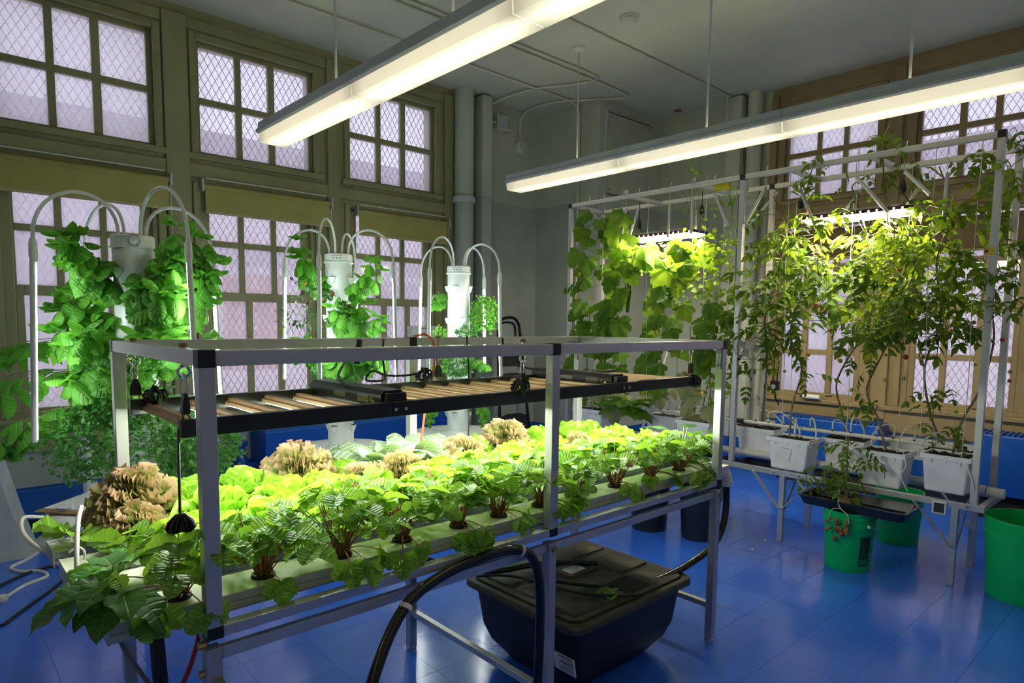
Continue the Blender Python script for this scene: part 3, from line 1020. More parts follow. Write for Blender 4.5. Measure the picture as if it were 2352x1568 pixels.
# ================================================================== lettuce bench
BXS = (0.472, 1.603, 2.708)          # posts along the bench
FY, RY = 1.548, 2.42                 # front and rear post lines
PW = 0.036
rack = thing('grow_bench', 'metal-framed hydroponic bench standing across the foreground', 'bench', (BXS[0], FY, 0))
h = PW / 2
for x in BXS:
    for y in (FY, RY):
        lx = x - 0.004
        MB().box(lx - h, lx + h, y - h, y + h, 0.012, 0.735).build('leg', 'steel_dull', rack, bevel=0.002)
        MB().lathe((lx, y, 0), [(0.022, 0), (0.022, 0.014), (0.019, 0.02)], 12).build('foot_cap', 'bolt_steel', rack)
        if abs(x - 1.603) > 0.1 or y == FY:
            MB().box(x - h, x + h, y - h, y + h, 0.785, 1.392).build('post', 'alu', rack, bevel=0.002)
        else:
            MB().box(x - h, x + h, y - h, y + h, 0.785, 1.392).build('post', 'alu', rack, bevel=0.002)
        MB().box(x - h - 0.001, x + h + 0.001, y - h - 0.001, y + h + 0.001, 1.392, 1.432).build('corner_connector', 'black_plastic', rack, bevel=0.002)
        MB().box(x - h - 0.001, x + h + 0.001, y - h - 0.001, y + h + 0.001, 0.757, 0.787).build('corner_connector', 'black_plastic', rack, bevel=0.002)
        # plates with bolts under the top corners
        sg = 1 if x < 2 else -1
        if y == RY or x > 0.5:
            pl = MB().box(x - h - 0.006 if sg < 0 else x + h, x - h if sg < 0 else x + h + 0.004, y - 0.012, y + 0.012, 1.30, 1.392).build('bracket_plate', 'steel_dull', rack)
            for z in (1.32, 1.37):
                q = x - h - 0.006 if sg < 0 else x + h + 0.004
                MB().tube([(q, y, z), (q - 0.006 if sg < 0 else q + 0.006, y, z)], 0.005, 6).build('bolt', 'bolt_steel', pl)
for y in (FY, RY):
    for a, b in ((BXS[0], BXS[1]), (BXS[1], BXS[2])):
        MB().box(a + h, b - h, y - h, y + h, 1.394, 1.430).build('top_rail', 'alu', rack, bevel=0.002)
        MB().box(a + h, b - h, y - 0.016, y + 0.016, 0.759, 0.785).build('base_rail', 'alu', rack, bevel=0.002)
    for a, b in ((BXS[0], BXS[1]), (BXS[1], BXS[2])):
        MB().box(a + h, b - h, y - 0.006, y + 0.014, 0.700, 0.730).build('apron_rail', 'alu', rack, bevel=0.002)
for x in BXS:
    MB().box(x - h, x + h, FY + h, RY - h, 1.394, 1.430).build('cross_rail', 'alu', rack, bevel=0.002) if x != BXS[1] else None
    MB().box(x - h, x + h, FY + h, RY - h, 0.757, 0.789).build('cross_rail', 'alu', rack, bevel=0.002)
    MB().box(x - 0.016, x + 0.012, FY + h, RY - h, 0.165, 0.19).build('stretcher', 'alu', rack, bevel=0.002)
# bolts on the front legs
for x, z in ((BXS[0] + 0.004, 0.655), (BXS[1], 0.712), (BXS[2], 0.715)):
    MB().tube([(x, FY - h - 0.012, z), (x, FY - h, z)], 0.011, 8).build('bolt', 'brass', rack)
for z in (0.745, 0.675):
    MB().tube([(BXS[0] - h - 0.016, FY, z), (BXS[0] - h, FY, z)], 0.010, 8).build('bolt', 'brass', rack)
MB().bar((BXS[0] - 0.012, FY + 0.01, 0.735), (BXS[0] - 0.012, FY + 0.10, 0.79), 0.006, 0.03).build('brace_plate', 'steel_dull', rack)

# ------------------------------------------------------------------ channels
CY_ = [(1.585, 1.715), (1.79, 1.92), (1.995, 2.125), (2.20, 2.33)]
CZ0, CZ1 = 0.79, 0.835
CLAB = ['pale plastic growing channel along the front of the bench', 'second growing channel from the front of the bench', 'third growing channel from the front of the bench', 'rearmost growing channel on the bench']
HOLES = [0.43, 0.62, 0.82, 1.03, 1.24, 1.46, 1.68, 1.90, 2.12, 2.34, 2.55]
for k, (y0, y1) in enumerate(CY_):
    x0 = 0.27 if k == 0 else 0.262 - 0.004 * k
    root = thing('growing_channel', CLAB[k], 'channel', (x0, y0, CZ0), 'plastic growing channels')
    MB().loft([[(x, y, z) for y, z in ((y0 + 0.004, CZ0), (y1 - 0.004, CZ0), (y1, CZ0 + 0.006), (y1, CZ0 + 0.018), (y1 - 0.004, CZ0 + 0.021), (y1, CZ0 + 0.024), (y1, CZ1 - 0.002), (y1 - 0.003, CZ1), (y0 + 0.003, CZ1), (y0, CZ1 - 0.002), (y0, CZ0 + 0.024), (y0 + 0.004, CZ0 + 0.021), (y0, CZ0 + 0.018), (y0, CZ0 + 0.006))] for x in (x0, 2.70)]).build('trough', 'channel_pvc', root)
    MB().box(x0 - 0.004, x0, y0 - 0.001, y1 + 0.001, CZ0 - 0.001, CZ1 + 0.001).build('end_cap', 'channel_pvc', root, bevel=0.001)
    MB().tube(spline([(x0 + 0.05, (y0 + y1) / 2 + 0.02, CZ1 - 0.002), (x0 + 0.05, (y0 + y1) / 2 + 0.02, CZ1 + 0.025), (x0 + 0.035, (y0 + y1) / 2 + 0.03, CZ1 + 0.035), (x0 + 0.02, (y0 + y1) / 2 + 0.05, CZ1 + 0.02)], 5), 0.0035, 6).build('feed_tube', 'pvc', root, smooth=True)

# drain manifold, elbow
root = thing('drain_manifold', 'cream plastic drain box at the right end of the bench with an elbow', 'drain', (2.70, 1.56, 0.775))
box_o('box', 'pvc', root, 2.70, 2.845, 1.56, 2.36, 0.792, 0.832, bevel=0.004)
box_o('lower_lip', 'channel_pvc', root, 2.70, 2.84, 1.565, 2.355, 0.776, 0.794, bevel=0.003)
el = MB().tube(spline([(2.80, 1.70, 0.795), (2.865, 1.63, 0.797), (2.885, 1.612, 0.785), (2.895, 1.60, 0.755), (2.895, 1.60, 0.725)], 6), 0.026, 14).build('elbow', 'pvc', root, smooth=True)
MB().lathe((2.895, 1.60, 0.715), [(0.030, 0), (0.031, 0.012), (0.030, 0.024)], 14).build('collar', 'pvc', el, smooth=True)

# hoses
def hose(pts, r, mat, label, cat='hose', n=8, nm='hose'):
    o = MB().tube(spline(pts, n), r, 10).build(nm, mat, None, smooth=True)
    return tag(o, label, cat)
hose([(2.895, 1.60, 0.725), (2.90, 1.60, 0.60), (2.87, 1.60, 0.50), (2.78, 1.60, 0.43), (2.60, 1.61, 0.385), (2.42, 1.63, 0.36), (2.28, 1.68, 0.345)], 0.0165, 'black_gloss', 'thick glossy black drain hose from the elbow into the tote')
hs = thing('supply_hose', 'thick black hose arching over the front bench rail', 'hose', (1.2, 1.50, 0.0))
MB().tube(spline([(0.69, 1.32, 0.40), (0.83, 1.42, 0.60), (0.97, 1.49, 0.71), (1.12, 1.515, 0.752), (1.28, 1.515, 0.77), (1.40, 1.515, 0.762), (1.475, 1.51, 0.72), (1.505, 1.50, 0.62), (1.51, 1.50, 0.42), (1.50, 1.50, 0.16), (1.50, 1.49, 0.02)], 8), 0.0165, 10).build('tube', 'black_gloss', hs, smooth=True)
MB().tube(spline([(0.69, 1.32, 0.40), (0.58, 1.26, 0.22), (0.50, 1.22, 0.06), (0.46, 1.20, 0.02)], 6), 0.0165, 10).build('tube', 'black_gloss', hs, smooth=True)
for p, q in (((0.957, 1.482, 0.70), (0.967, 1.488, 0.708)), ((1.425, 1.514, 0.754), (1.435, 1.513, 0.75))):
    MB().tube([p, q], 0.0195, 12).build('clamp', 'pvc', hs, smooth=True)
hose([(0.40, 2.0, 0.79), (0.415, 1.86, 0.74), (0.42, 1.82, 0.55), (0.425, 1.80, 0.25), (0.43, 1.79, 0.02)], 0.019, 'black_plastic', 'black hose hanging straight down beside the left bench leg')
hose([(0.30, 2.16, 0.80), (0.33, 2.02, 0.74), (0.36, 1.93, 0.62), (0.42, 1.85, 0.50), (0.46, 1.82, 0.44)], 0.006, 'ink_grey', 'thin grey tube under the left end of the bench', 'tube')
hose([(0.52, 1.78, 0.77), (0.49, 1.74, 0.66), (0.44, 1.72, 0.56), (0.38, 1.72, 0.46), (0.34, 1.74, 0.32)], 0.006, 'red_wire', 'thin red tube curving down under the bench', 'tube')
hose([(0.262, 2.30, 0.79), (0.225, 2.33, 0.82), (0.20, 2.42, 0.85), (0.215, 2.55, 0.86), (0.27, 2.60, 0.84)], 0.006, 'pvc', 'pale tube looping out from the rear left of the bench', 'tube')
hose([(0.27, 1.98, 0.83), (0.275, 1.99, 0.90), (0.285, 2.02, 0.96), (0.30, 2.06, 0.99)], 0.006, 'pvc', 'short pale tube standing up among the left salad leaves', 'tube')
hose([(2.28, 1.9, 0.385), (2.10, 1.95, 0.42), (1.95, 2.0, 0.43), (1.75, 2.05, 0.44), (1.6, 2.2, 0.47), (1.5, 2.35, 0.5)], 0.013, 'black_gloss', 'glossy black hose lying across the tote lid')
hose([(2.17, 1.70, 0.37), (2.04, 1.74, 0.395), (1.92, 1.86, 0.41), (1.86, 1.92, 0.405)], 0.007, 'black_gloss', 'thin black cable curving over the tote lid', 'cable')
hose([(2.16, 1.58, 0.373), (2.06, 1.60, 0.392), (1.95, 1.70, 0.40), (1.85, 2.0, 0.405), (1.72, 2.1, 0.41)], 0.006, 'black_plastic', 'thinnest black cable along the tote lid', 'cable')

# ------------------------------------------------------------------ grow light over the bench
LF, LR = 1.696, 2.20
gl = thing('grow_light', 'black-railed grow light with warm-lit bars hung over the salad bench', 'grow light', (0.47, LF, 1.21))
for y, nm in ((LF, 'front_rail'), (LR, 'rear_rail')):
    for a, b in ((0.455, 1.045), (1.047, 2.155), (2.157, 2.74)):
        MB().box(a, b, y - 0.014, y + 0.014, 1.212, 1.257).build(nm, 'black_plastic', gl, bevel=0.002)
for x in (1.075, 2.185):
    d = MB().loft([[(x + a, y, z) for a, z in ((-0.042, 1.232), (0.042, 1.232), (0.042, 1.275), (0.030, 1.288), (-0.030, 1.288), (-0.042, 1.275))] for y in (LF + 0.03, LR + 0.01)]).build('driver', 'black_plastic', gl)
    MB().loft([[(x + a, y, z) for a, z in ((-0.036, 1.250), (0.036, 1.250), (0.034, 1.282), (-0.034, 1.282))] for y in (LF + 0.004, LF + 0.03)]).build('driver_cap', 'black_gloss', d, bevel=0.003)
    # printed rating label and gilt plug on the driver's side
    for a, b, z0, z1 in ((1.80, 1.87, 1.246, 1.270), (1.775, 1.792, 1.250, 1.266), (1.95, 2.03, 1.25, 1.268)):
        MB().box(x - 0.0428, x - 0.0418, a, b, z0, z1).build('rating_label', 'ink_grey', d)
    for kk in range(6):
        MB().box(x - 0.0435, x - 0.0427, 1.803 + kk * 0.011, 1.810 + kk * 0.011, 1.252 + 0.004 * (kk % 2), 1.264).build('print_mark', 'cork', d)
    MB().tube([(x - 0.042, 1.752, 1.25), (x - 0.055, 1.752, 1.25)], 0.008, 8).build('plug', 'brass', d)
    for dx in (-0.018, 0.018):
        MB().tube([(x + dx, LF - 0.0145, 1.234), (x + dx, LF - 0.018, 1.234)], 0.006, 8).build('bolt', 'bolt_steel', gl)
bar_me = MB().loft([[(a, y, z) for a, z in ((-0.019, -0.013), (0.019, -0.013), (0.019, -0.002), (0.010, 0.001), (0.008, 0.010), (-0.008, 0.010), (-0.010, 0.001), (-0.019, -0.002))] for y in (LF + 0.014 - LF, LR - 0.014 - LF)]).mesh('light_bar', 'bar_warm_lit')
strip_me = MB().strip([[(a, y, z) for a, z in ((-0.013, -0.0131), (-0.012, -0.0165), (0.012, -0.0165), (0.013, -0.0131))] for y in (0.03, LR - LF - 0.03)]).mesh('led_strip', 'led_white')
for x in [0.505, 0.625, 0.745, 0.865, 0.975] + [1.175 + 0.117 * k for k in range(9)] + [2.285, 2.39, 2.495, 2.60, 2.705]:
    for me, nm in ((bar_me, 'light_bar'), (strip_me, 'led_strip')):
        o = bpy.data.objects.new(nm, me)
        o.location = (x - 0.47, 0, 1.236 - 1.21)
        col.objects.link(o)
        o.parent = gl

# rope ratchets that carry it
def hanger(x, y, ztop, zbot, label, bundle, turn=0.0, flat=False):
    root = thing('rope_hanger', label, 'rope hanger', (x, y, zbot), 'rope hangers of the bench light')
    MB().tube([(x, y, ztop + 0.045), (x, y, ztop - 0.01)], 0.005, 6).build('eye_bolt', 'bolt_steel', root)
    MB().lathe((x, y, ztop + 0.037), [(0.010, 0), (0.010, 0.01)], 8).build('nut', 'cork', root)
    MB().tube([(x + 0.014 * math.cos(a), y, ztop - 0.022 + 0.014 * math.sin(a)) for a in [2 * PI * k / 12 for k in range(13)]], 0.004, 6).build('eye_ring', 'bolt_steel', root, smooth=True)
    MB().tube([(x + 0.008 * math.cos(a), y + 0.003, ztop - 0.055 + 0.027 * math.sin(a)) for a in [2 * PI * k / 14 for k in range(15)]], 0.003, 6).build('carabiner', 'bolt_steel', root, smooth=True)
    wx, wy = (0.016, 0.007) if not flat else (0.009, 0.012)
    MB().loft([[(x - wx * s, y - wy, z), (x + wx * s, y - wy, z), (x + wx * s, y + wy, z), (x - wx * s, y + wy, z)] for z, s in ((ztop - 0.125, 0.9), (ztop - 0.115, 1.0), (ztop - 0.095, 0.9), (ztop - 0.075, 0.35))]).build('ratchet_body', 'black_plastic', root, bevel=0.002)
    MB().tube([(x - 0.007, y, ztop - 0.12), (x - 0.007, y, zbot + 0.02)], 0.0028, 5).build('rope', 'black_plastic', root)
    MB().tube([(x + 0.006, y, ztop - 0.12), (x + 0.007, y, zbot + 0.05)], 0.0028, 5).build('rope', 'black_plastic', root)
    MB().tube([(x + 0.012 * math.cos(a), y, zbot + 0.012 + 0.024 * math.sin(a)) for a in [2 * PI * k / 14 for k in range(15)]], 0.0035, 6).build('hook', 'brass', root, smooth=True)
    if bundle:
        mb = MB()
        r = random.Random(int(x * 100))
        bx, by, bz = bundle
        for k in range(9):
            a = r.uniform(0, PI)
            pts = [(bx + 0.034 * math.cos(t) * math.cos(a) + r.uniform(-.004, .004), by + 0.034 * math.cos(t) * math.sin(a), bz + 0.022 * math.sin(t) + r.uniform(-.01, .01)) for t in [2 * PI * q / 10 for q in range(11)]]
            mb.tube(pts, 0.0035, 5)
        mb.build('cord_bundle', 'black_plastic', root, smooth=True)
    return root
hanger(0.47, 2.193, 1.395, 1.26, 'rope hanger at the rear left corner of the bench light', (0.515, 2.15, 1.27))
hanger(0.47, 1.697, 1.395, 1.235, 'rope hanger at the front left corner of the bench light', None, flat=True)
hanger(1.604, 1.70, 1.395, 1.26, 'rope hanger beside the middle front post', (1.575, 1.68, 1.275))
hanger(1.604, 2.22, 1.395, 1.27, 'rope hanger with orange cord at the middle rear post', (1.50, 2.17, 1.285))
hanger(2.70, 1.70, 1.395, 1.25, 'rope hanger at the front right corner of the bench light', (2.715, 1.69, 1.235))
root = thing('orange_cord', 'orange cord running down by the middle rear post', 'cord', (1.56, 2.2, 0.85))
MB().tube(spline([(1.50, 2.25, 1.44), (1.56, 2.24, 1.445), (1.59, 2.23, 1.40), (1.58, 2.22, 1.30), (1.57, 2.26, 1.15), (1.56, 2.30, 0.9)], 6), 0.005, 6).build('cord', 'orange_cord', root, smooth=True)
# hanging cord with its bundle at the front left
root = thing('hanging_cord', 'black cord with a knotted bundle hanging in front of the salads', 'cord', (0.418, 1.575, 1.0))
MB().tube(spline([(0.447, 1.675, 1.235), (0.428, 1.61, 1.17), (0.418, 1.578, 1.05)], 5), 0.0032, 6).build('cord', 'black_plastic', root, smooth=True)
mb = MB()
r = random.Random(4)
for k in range(18):
    a = r.uniform(0, PI)
    s_ = r.uniform(0.7, 1.15)
    mb.tube([(0.418 + 0.028 * s_ * math.cos(t) * math.cos(a), 1.575 + 0.020 * s_ * math.cos(t) * math.sin(a), 1.036 + 0.022 * s_ * math.sin(t) * (0.6 if t > PI else 1.0) - abs(math.cos(t)) * 0.012) for t in [2 * PI * q / 10 for q in range(11)]], 0.0033, 5)
mb.build('bundle', 'black_plastic', root, smooth=True)
# power cables of the drivers
hose([(1.04, 1.95, 1.28), (1.06, 2.05, 1.31), (1.14, 2.15, 1.35), (1.20, 2.2, 1.36), (1.22, 2.22, 1.40)], 0.005, 'black_plastic', 'black cable rising from the left driver', 'cable')
root = thing('cable_plug', 'black power cable with a blue-collared plug behind the bench light', 'plug', (1.24, 2.24, 1.36))
MB().tube(spline([(1.24, 2.25, 1.335), (1.245, 2.25, 1.37), (1.25, 2.24, 1.43)], 5), 0.012, 8).build('plug_body', 'black_plastic', root, smooth=True)
MB().tube([(1.245, 2.25, 1.375), (1.246, 2.25, 1.388)], 0.0155, 8).build('collar', 'blue_plastic', root, smooth=True)
hose([(1.36, 2.25, 1.43), (1.362, 2.26, 1.36), (1.365, 2.25, 1.28), (1.33, 2.22, 1.268), (1.26, 2.21, 1.275), (1.28, 2.2, 1.31), (1.34, 2.2, 1.29), (1.42, 2.2, 1.285), (1.5, 2.21, 1.29)], 0.0045, 'black_plastic', 'tangled black cable lying on the rear light rail', 'cable')
hose([(2.10, 2.14, 1.285), (2.04, 2.18, 1.30), (2.0, 2.22, 1.33), (1.99, 2.24, 1.38), (1.99, 2.25, 1.43)], 0.005, 'black_plastic', 'black cable rising from the right driver', 'cable')
hose([(1.79, 2.26, 1.44), (1.80, 2.27, 1.38), (1.80, 2.26, 1.27), (1.80, 2.26, 1.0), (1.78, 2.28, 0.9)], 0.004, 'black_plastic', 'thin black cable dropping past the rear bench rail', 'cable')

# ------------------------------------------------------------------ black tote under the bench
TX0, TX1, TY0, TY1, TZ = 1.745, 2.555, 1.545, 2.235, 0.37
tote = thing('reservoir_tote', 'large black plastic tote with a lid on the floor under the bench', 'tote', (1.75, 1.55, 0))

def rrect(x0, x1, y0, y1, z, r, n=4):
    pts = []
    for cx, cy, a0 in ((x1 - r, y1 - r, 0), (x0 + r, y1 - r, PI / 2), (x0 + r, y0 + r, PI), (x1 - r, y0 + r, 1.5 * PI)):
        for k in range(n + 1):
            a = a0 + PI / 2 * k / n
            pts.append((cx + r * math.cos(a), cy + r * math.sin(a), z))
    return pts
MB().loft([rrect(TX0 + e, TX1 - e, TY0 + e, TY1 - e, z, 0.07) for e, z in ((0.155, 0.0), (0.135, 0.012), (0.075, 0.09), (0.05, 0.16), (0.028, 0.335))]).build('body', 'tote_black', tote, smooth=True)
MB().loft([rrect(TX0 + e, TX1 - e, TY0 + e, TY1 - e, z, 0.055) for e, z in ((0.015, 0.325), (0.0, 0.33), (0.0, 0.350), (0.006, 0.358), (0.03, 0.358), (0.034, 0.352))]).build('rim', 'tote_lid', tote, smooth=True)
lid = MB().loft([rrect(TX0 + e, TX1 - e, TY0 + e, TY1 - e, z, 0.05) for e, z in ((0.034, 0.34), (0.036, 0.366), (0.044, 0.372))]).build('lid', 'tote_lid', tote, smooth=True)
for a in ((1.80, 2.03, 1.98, 2.18), (2.09, 2.50, 2.02, 2.18), (2.30, 2.50, 1.76, 1.97), (1.80, 2.12, 1.60, 1.78), (1.80, 1.98, 1.82, 1.94)):
    MB().loft([rrect(a[0] + e, a[1] - e, a[2] + e, a[3] - e, z, 0.025) for e, z in ((0, 0.372), (0.004, 0.382), (0.012, 0.385))]).build('lid_panel', 'tote_lid', lid, smooth=True)
MB().loft([rrect(2.06 + e, 2.26 - e, 1.86 + e, 1.97 - e, z, 0.02) for e, z in ((0, 0.372), (0.004, 0.387), (0.01, 0.389))]).build('hatch', 'tote_lid', lid, smooth=True)
MB().loft([rrect(2.14, 2.30, 1.60, 1.74, z, 0.02) for z in (0.3722, 0.3728)]).build('cut_opening', 'dark_gap', lid)
lb = MB().box(2.09, 2.19, 1.885, 1.945, 0.3892, 0.390).build('lid_sticker', 'paper', lid)
for k in range(3):
    MB().box(2.105, 2.16 + 0.008 * k, 1.897 + 0.015 * k, 1.902 + 0.015 * k, 0.390, 0.3905).build('print_line', 'ink_grey', lb)
# sticker on the end of the tote facing the camera side
sx = TX0 + 0.038
st = MB().bar((sx - 0.004, 1.635, 0.22), (sx + 0.010, 1.635, 0.145), 0.11, 0.003, (1, 0, 0)).build('sticker', 'paper', tote)
for k in range(5):
    z = 0.212 - 0.013 * k
    xx = sx - 0.004 + (0.22 - z) / 0.075 * 0.014 - 0.0025
    MB().box(xx - 0.001, xx, 1.590, 1.66 - 0.012 * (k % 2), z - 0.003, z + (0.005 if k in (0, 2) else 0.001)).build('print_line', 'ink_grey', st)
root = thing('fallen_leaf', 'green fallen strawberry leaf lying on the black tote lid', 'leaf', (2.06, 1.64, 0.387))

# ------------------------------------------------------------------ buckets
def bucket(x, y, z, r0, r1, hh, mat, label, group, turn, handle=True, mark=False, tilt=0.0, grip='white_plastic', drop=0.5):
    root = thing('bucket', label, 'bucket', (x, y, z), group)
    t = 0.003
    prof = [(r0, 0), (r0 + 0.001, 0.004)]
    for f in (0.25, 0.5, 0.70):
        prof.append((r0 + (r1 - r0) * f, hh * f))
    rr = r0 + (r1 - r0) * 0.74
    prof += [(rr, hh * 0.74), (rr + 0.006, hh * 0.745), (rr + 0.007, hh * 0.80), (rr + 0.002, hh * 0.81), (r1 - 0.004, hh * 0.88), (r1 + 0.003, hh * 0.885), (r1 + 0.003, hh * 0.90), (r1 - 0.003, hh * 0.905), (r1 - 0.001, hh * 0.97), (r1 + 0.005, hh * 0.975), (r1 + 0.005, hh), (r1 - 0.004, hh)]
    prof += [(r1 - 0.006, hh * 0.9), (r0 - t, 0.01), (0.0001, 0.008)]
    MB().lathe((x, y, z), prof, 36).build('body', mat, root, smooth=True)
    if handle:
        rh = rr + 0.012
        dx, dy = math.cos(turn), math.sin(turn)
        px, py = -dy, dx
        for s in (-1, 1):
            MB().ball((x + dx * rh * s, y + dy * rh * s, z + hh * 0.80), 0.011, 8, 6).build('handle_ear', 'white_plastic' if mat == 'green_bucket' else mat, root, smooth=True)
        pts = []
        for k in range(17):
            a = PI * k / 16
            q = math.sin(a)
            hx = math.cos(a) * rh
            pts.append((x + dx * hx + px * (rh + 0.008) * q, y + dy * hx + py * (rh + 0.008) * q, z + hh * 0.80 - drop * rh * q))
        hd = MB().tube(pts, 0.002, 6).build('wire_handle', 'bolt_steel', root, smooth=True)
        MB().tube([pts[6], pts[7], pts[8], pts[9], pts[10]], 0.008, 8).build('grip', grip, hd, smooth=True)
    if mark is not False:
        a0 = mark
        def on(a, f, e=0.0012):
            q = r0 + (r1 - r0) * f + e
            return (x + q * math.cos(a), y + q * math.sin(a), z + hh * f)
        def patch(a1, a2, f1, f2, e, nm, m2, par):
            n = 5
            vs, fs = [], []
            for k in range(n + 1):
                a = a1 + (a2 - a1) * k / n
                vs += [on(a, f1, e), on(a, f2, e)]
            for k in range(n):
                fs.append((2 * k, 2 * k + 2, 2 * k + 3, 2 * k + 1))
            return MB().add(vs, fs).build(nm, m2, par)
        pn = patch(a0 - 0.27, a0 + 0.27, 0.12, 0.62, 0.0010, 'warning_panel', 'ink_green', root)
        patch(a0 - 0.24, a0 + 0.24, 0.13, 0.28, 0.0016, 'panel_text', 'ink', pn)
        for k in range(4):
            patch(a0 - 0.2 + 0.1 * k, a0 - 0.14 + 0.1 * k, 0.145, 0.24, 0.0022, 'panel_letter', 'green_bucket', pn)
        patch(a0 - 0.2, a0 - 0.02, 0.50, 0.525, 0.0016, 'panel_line', 'ink', pn)
        patch(a0 + 0.05, a0 + 0.2, 0.50, 0.525, 0.0016, 'panel_line', 'ink', pn)
        patch(a0 - 0.2, a0 + 0.2, 0.56, 0.59, 0.0016, 'panel_line', 'ink', pn)
        q = r0 + (r1 - r0) * 0.38
        pts = [on(a0 + 0.19 * math.cos(t_), 0.385 + 0.075 * math.sin(t_), 0.002) for t_ in [2 * PI * k / 20 for k in range(21)]]
        MB().tube(pts, 0.0022, 5).build('no_sign_ring', 'ink', pn)
        MB().tube([on(a0 - 0.14, 0.44, 0.002), on(a0, 0.385, 0.002), on(a0 + 0.14, 0.33, 0.002)], 0.002, 5).build('no_sign_slash', 'ink', pn)
        MB().tube([on(a0 - 0.08, 0.35, 0.002), on(a0 - 0.03, 0.40, 0.002), on(a0 + 0.06, 0.42, 0.002), on(a0 + 0.08, 0.37, 0.002)], 0.0035, 5).build('no_sign_figure', 'ink', pn)
    return root
bucket(4.245, 1.50, 0, 0.128, 0.148, 0.37, 'green_bucket', 'green bucket with a warning print under the black tray', 'green buckets', math.radians(-118), mark=math.radians(-118))
bucket(5.03, 1.46, 0, 0.128, 0.148, 0.36, 'green_bucket', 'green bucket behind the tray under the planter table', 'green buckets', math.radians(-60), handle=False)
bucket(4.50, 0.655, 0, 0.175, 0.205, 0.45, 'green_bucket', 'tall green bucket cut off by the right edge', 'green buckets', math.radians(-165), mark=math.radians(-95), drop=0.9)
bucket(4.03, 2.42, 0, 0.125, 0.145, 0.37, 'black_bucket', 'black bucket under the elbow at the bench end', 'black buckets', math.radians(-40))
b2 = bucket(3.93, 2.78, 0, 0.125, 0.145, 0.36, 'black_bucket', 'black bucket farther left under the bench', 'black buckets', math.radians(-120), handle=False)
box_o('bucket_sticker', 'paper', None, 0, 0.001, 0, 0.001, 0, 0.001) if False else None
root = thing('nursery_tray', 'wide black tray resting on the farther black bucket', 'tray', (3.93, 2.78, 0.36))
MB().loft([rrect(3.62 + e, 4.06 - e, 2.64 + e, 2.94 - e, z, 0.03) for e, z in ((0.03, 0.361), (0.0, 0.42), (-0.008, 0.422), (-0.008, 0.428), (0.006, 0.428), (0.03, 0.37))]).build('pan', 'black_bucket', root, smooth=True)
# ================================================================== trellis table on the right
XF, XK = 4.385, 4.83
tb = thing('planter_table', 'metal table under the white planters with braced legs', 'table', (XF, 0.98, 0))
for x in (XF, XK):
    for y in (0.98, 2.0, 2.75, 3.85):
        MB().box(x - 0.016, x + 0.016, y - 0.018, y + 0.018, 0, 0.462).build('leg', 'alu', tb, bevel=0.002)
        for s in ((1, -1) if y != 0.98 else (1,)):
            if x == XF or s == 1:
                MB().bar((x - 0.018 if x == XF else x + 0.018, y + 0.012 * s, 0.235), (x - 0.018 if x == XF else x + 0.018, y + 0.215 * s, 0.47), 0.006, 0.032, (1, 0, 0)).build('brace', 'alu', tb)
        MB().tube([(x - 0.021, y, 0.237), (x - 0.028, y, 0.237)], 0.007, 8).build('bolt', 'bolt_steel', tb)
    MB().box(x - 0.016, x + 0.016, 0.84, 4.06, 0.462, 0.498).build('table_rail', 'alu', tb, bevel=0.002)
for y in (0.86, 2.0, 2.9, 4.04):
    MB().box(XF + 0.016, XK - 0.016, y - 0.016, y + 0.016, 0.462, 0.496).build('cross_rail', 'alu', tb, bevel=0.002)
for y in (0.98, 2.0):
    MB().bar((XF + 0.012, y - 0.015, 0.23), (XF + 0.22, y - 0.015, 0.47), 0.03, 0.006, (0, 1, 0)).build('brace', 'alu', tb)
for y, sx_ in ((0.92, -0.023), (1.88, -0.023), (2.06, -0.023)):
    MB().tube([(XF - 0.016, y, 0.482), (XF - 0.024, y, 0.482)], 0.007, 8).build('bolt', 'bolt_steel', tb)

tf = thing('vine_trellis', 'tall pale metal frame carrying the climbing vines', 'trellis', (XF, 0.89, 0.498))
for x in (XF, XK):
    for y in (0.895, 2.39, 4.04):
        MB().box(x - 0.018, x + 0.018, y - 0.018, y + 0.018, 0.499, 2.525).build('post', 'trellis_paint' if y != 2.39 else 'alu', tf, bevel=0.002)
        MB().box(x - 0.0195, x + 0.0195, y - 0.0195, y + 0.0195, 2.525, 2.566).build('corner_connector', 'black_plastic', tf, bevel=0.002)
    for a, b in ((0.895, 2.39), (2.39, 4.04)):
        MB().box(x - 0.017, x + 0.017, a + 0.019, b - 0.019, 2.529, 2.562).build('top_rail', 'trellis_paint', tf, bevel=0.002)
for y in (0.895, 1.55, 2.05, 2.75, 3.4, 4.04):
    MB().box(XF + 0.018, XK - 0.018, y - 0.016, y + 0.016, 2.530, 2.561).build('cross_rail', 'trellis_paint', tf, bevel=0.002)
for y in (2.78, 3.42):
    MB().box(XF - 0.03, XF - 0.018, y - 0.016, y + 0.016, 2.566, 2.598).build('square_cap', 'bolt_steel', tf)
tag(MB().box(XF - 0.004, XF + 0.03, 2.50, 2.62, 2.485, 2.53).build('paper_tag', 'yellow_tag'), 'yellow paper tag on the trellis top rail', 'tag')
tag(MB().box(XF - 0.022, XF - 0.018, 0.885, 0.915, 1.90, 1.94).build('paper_tag', 'yellow_tag'), 'small yellow tag on the right trellis post', 'tag')

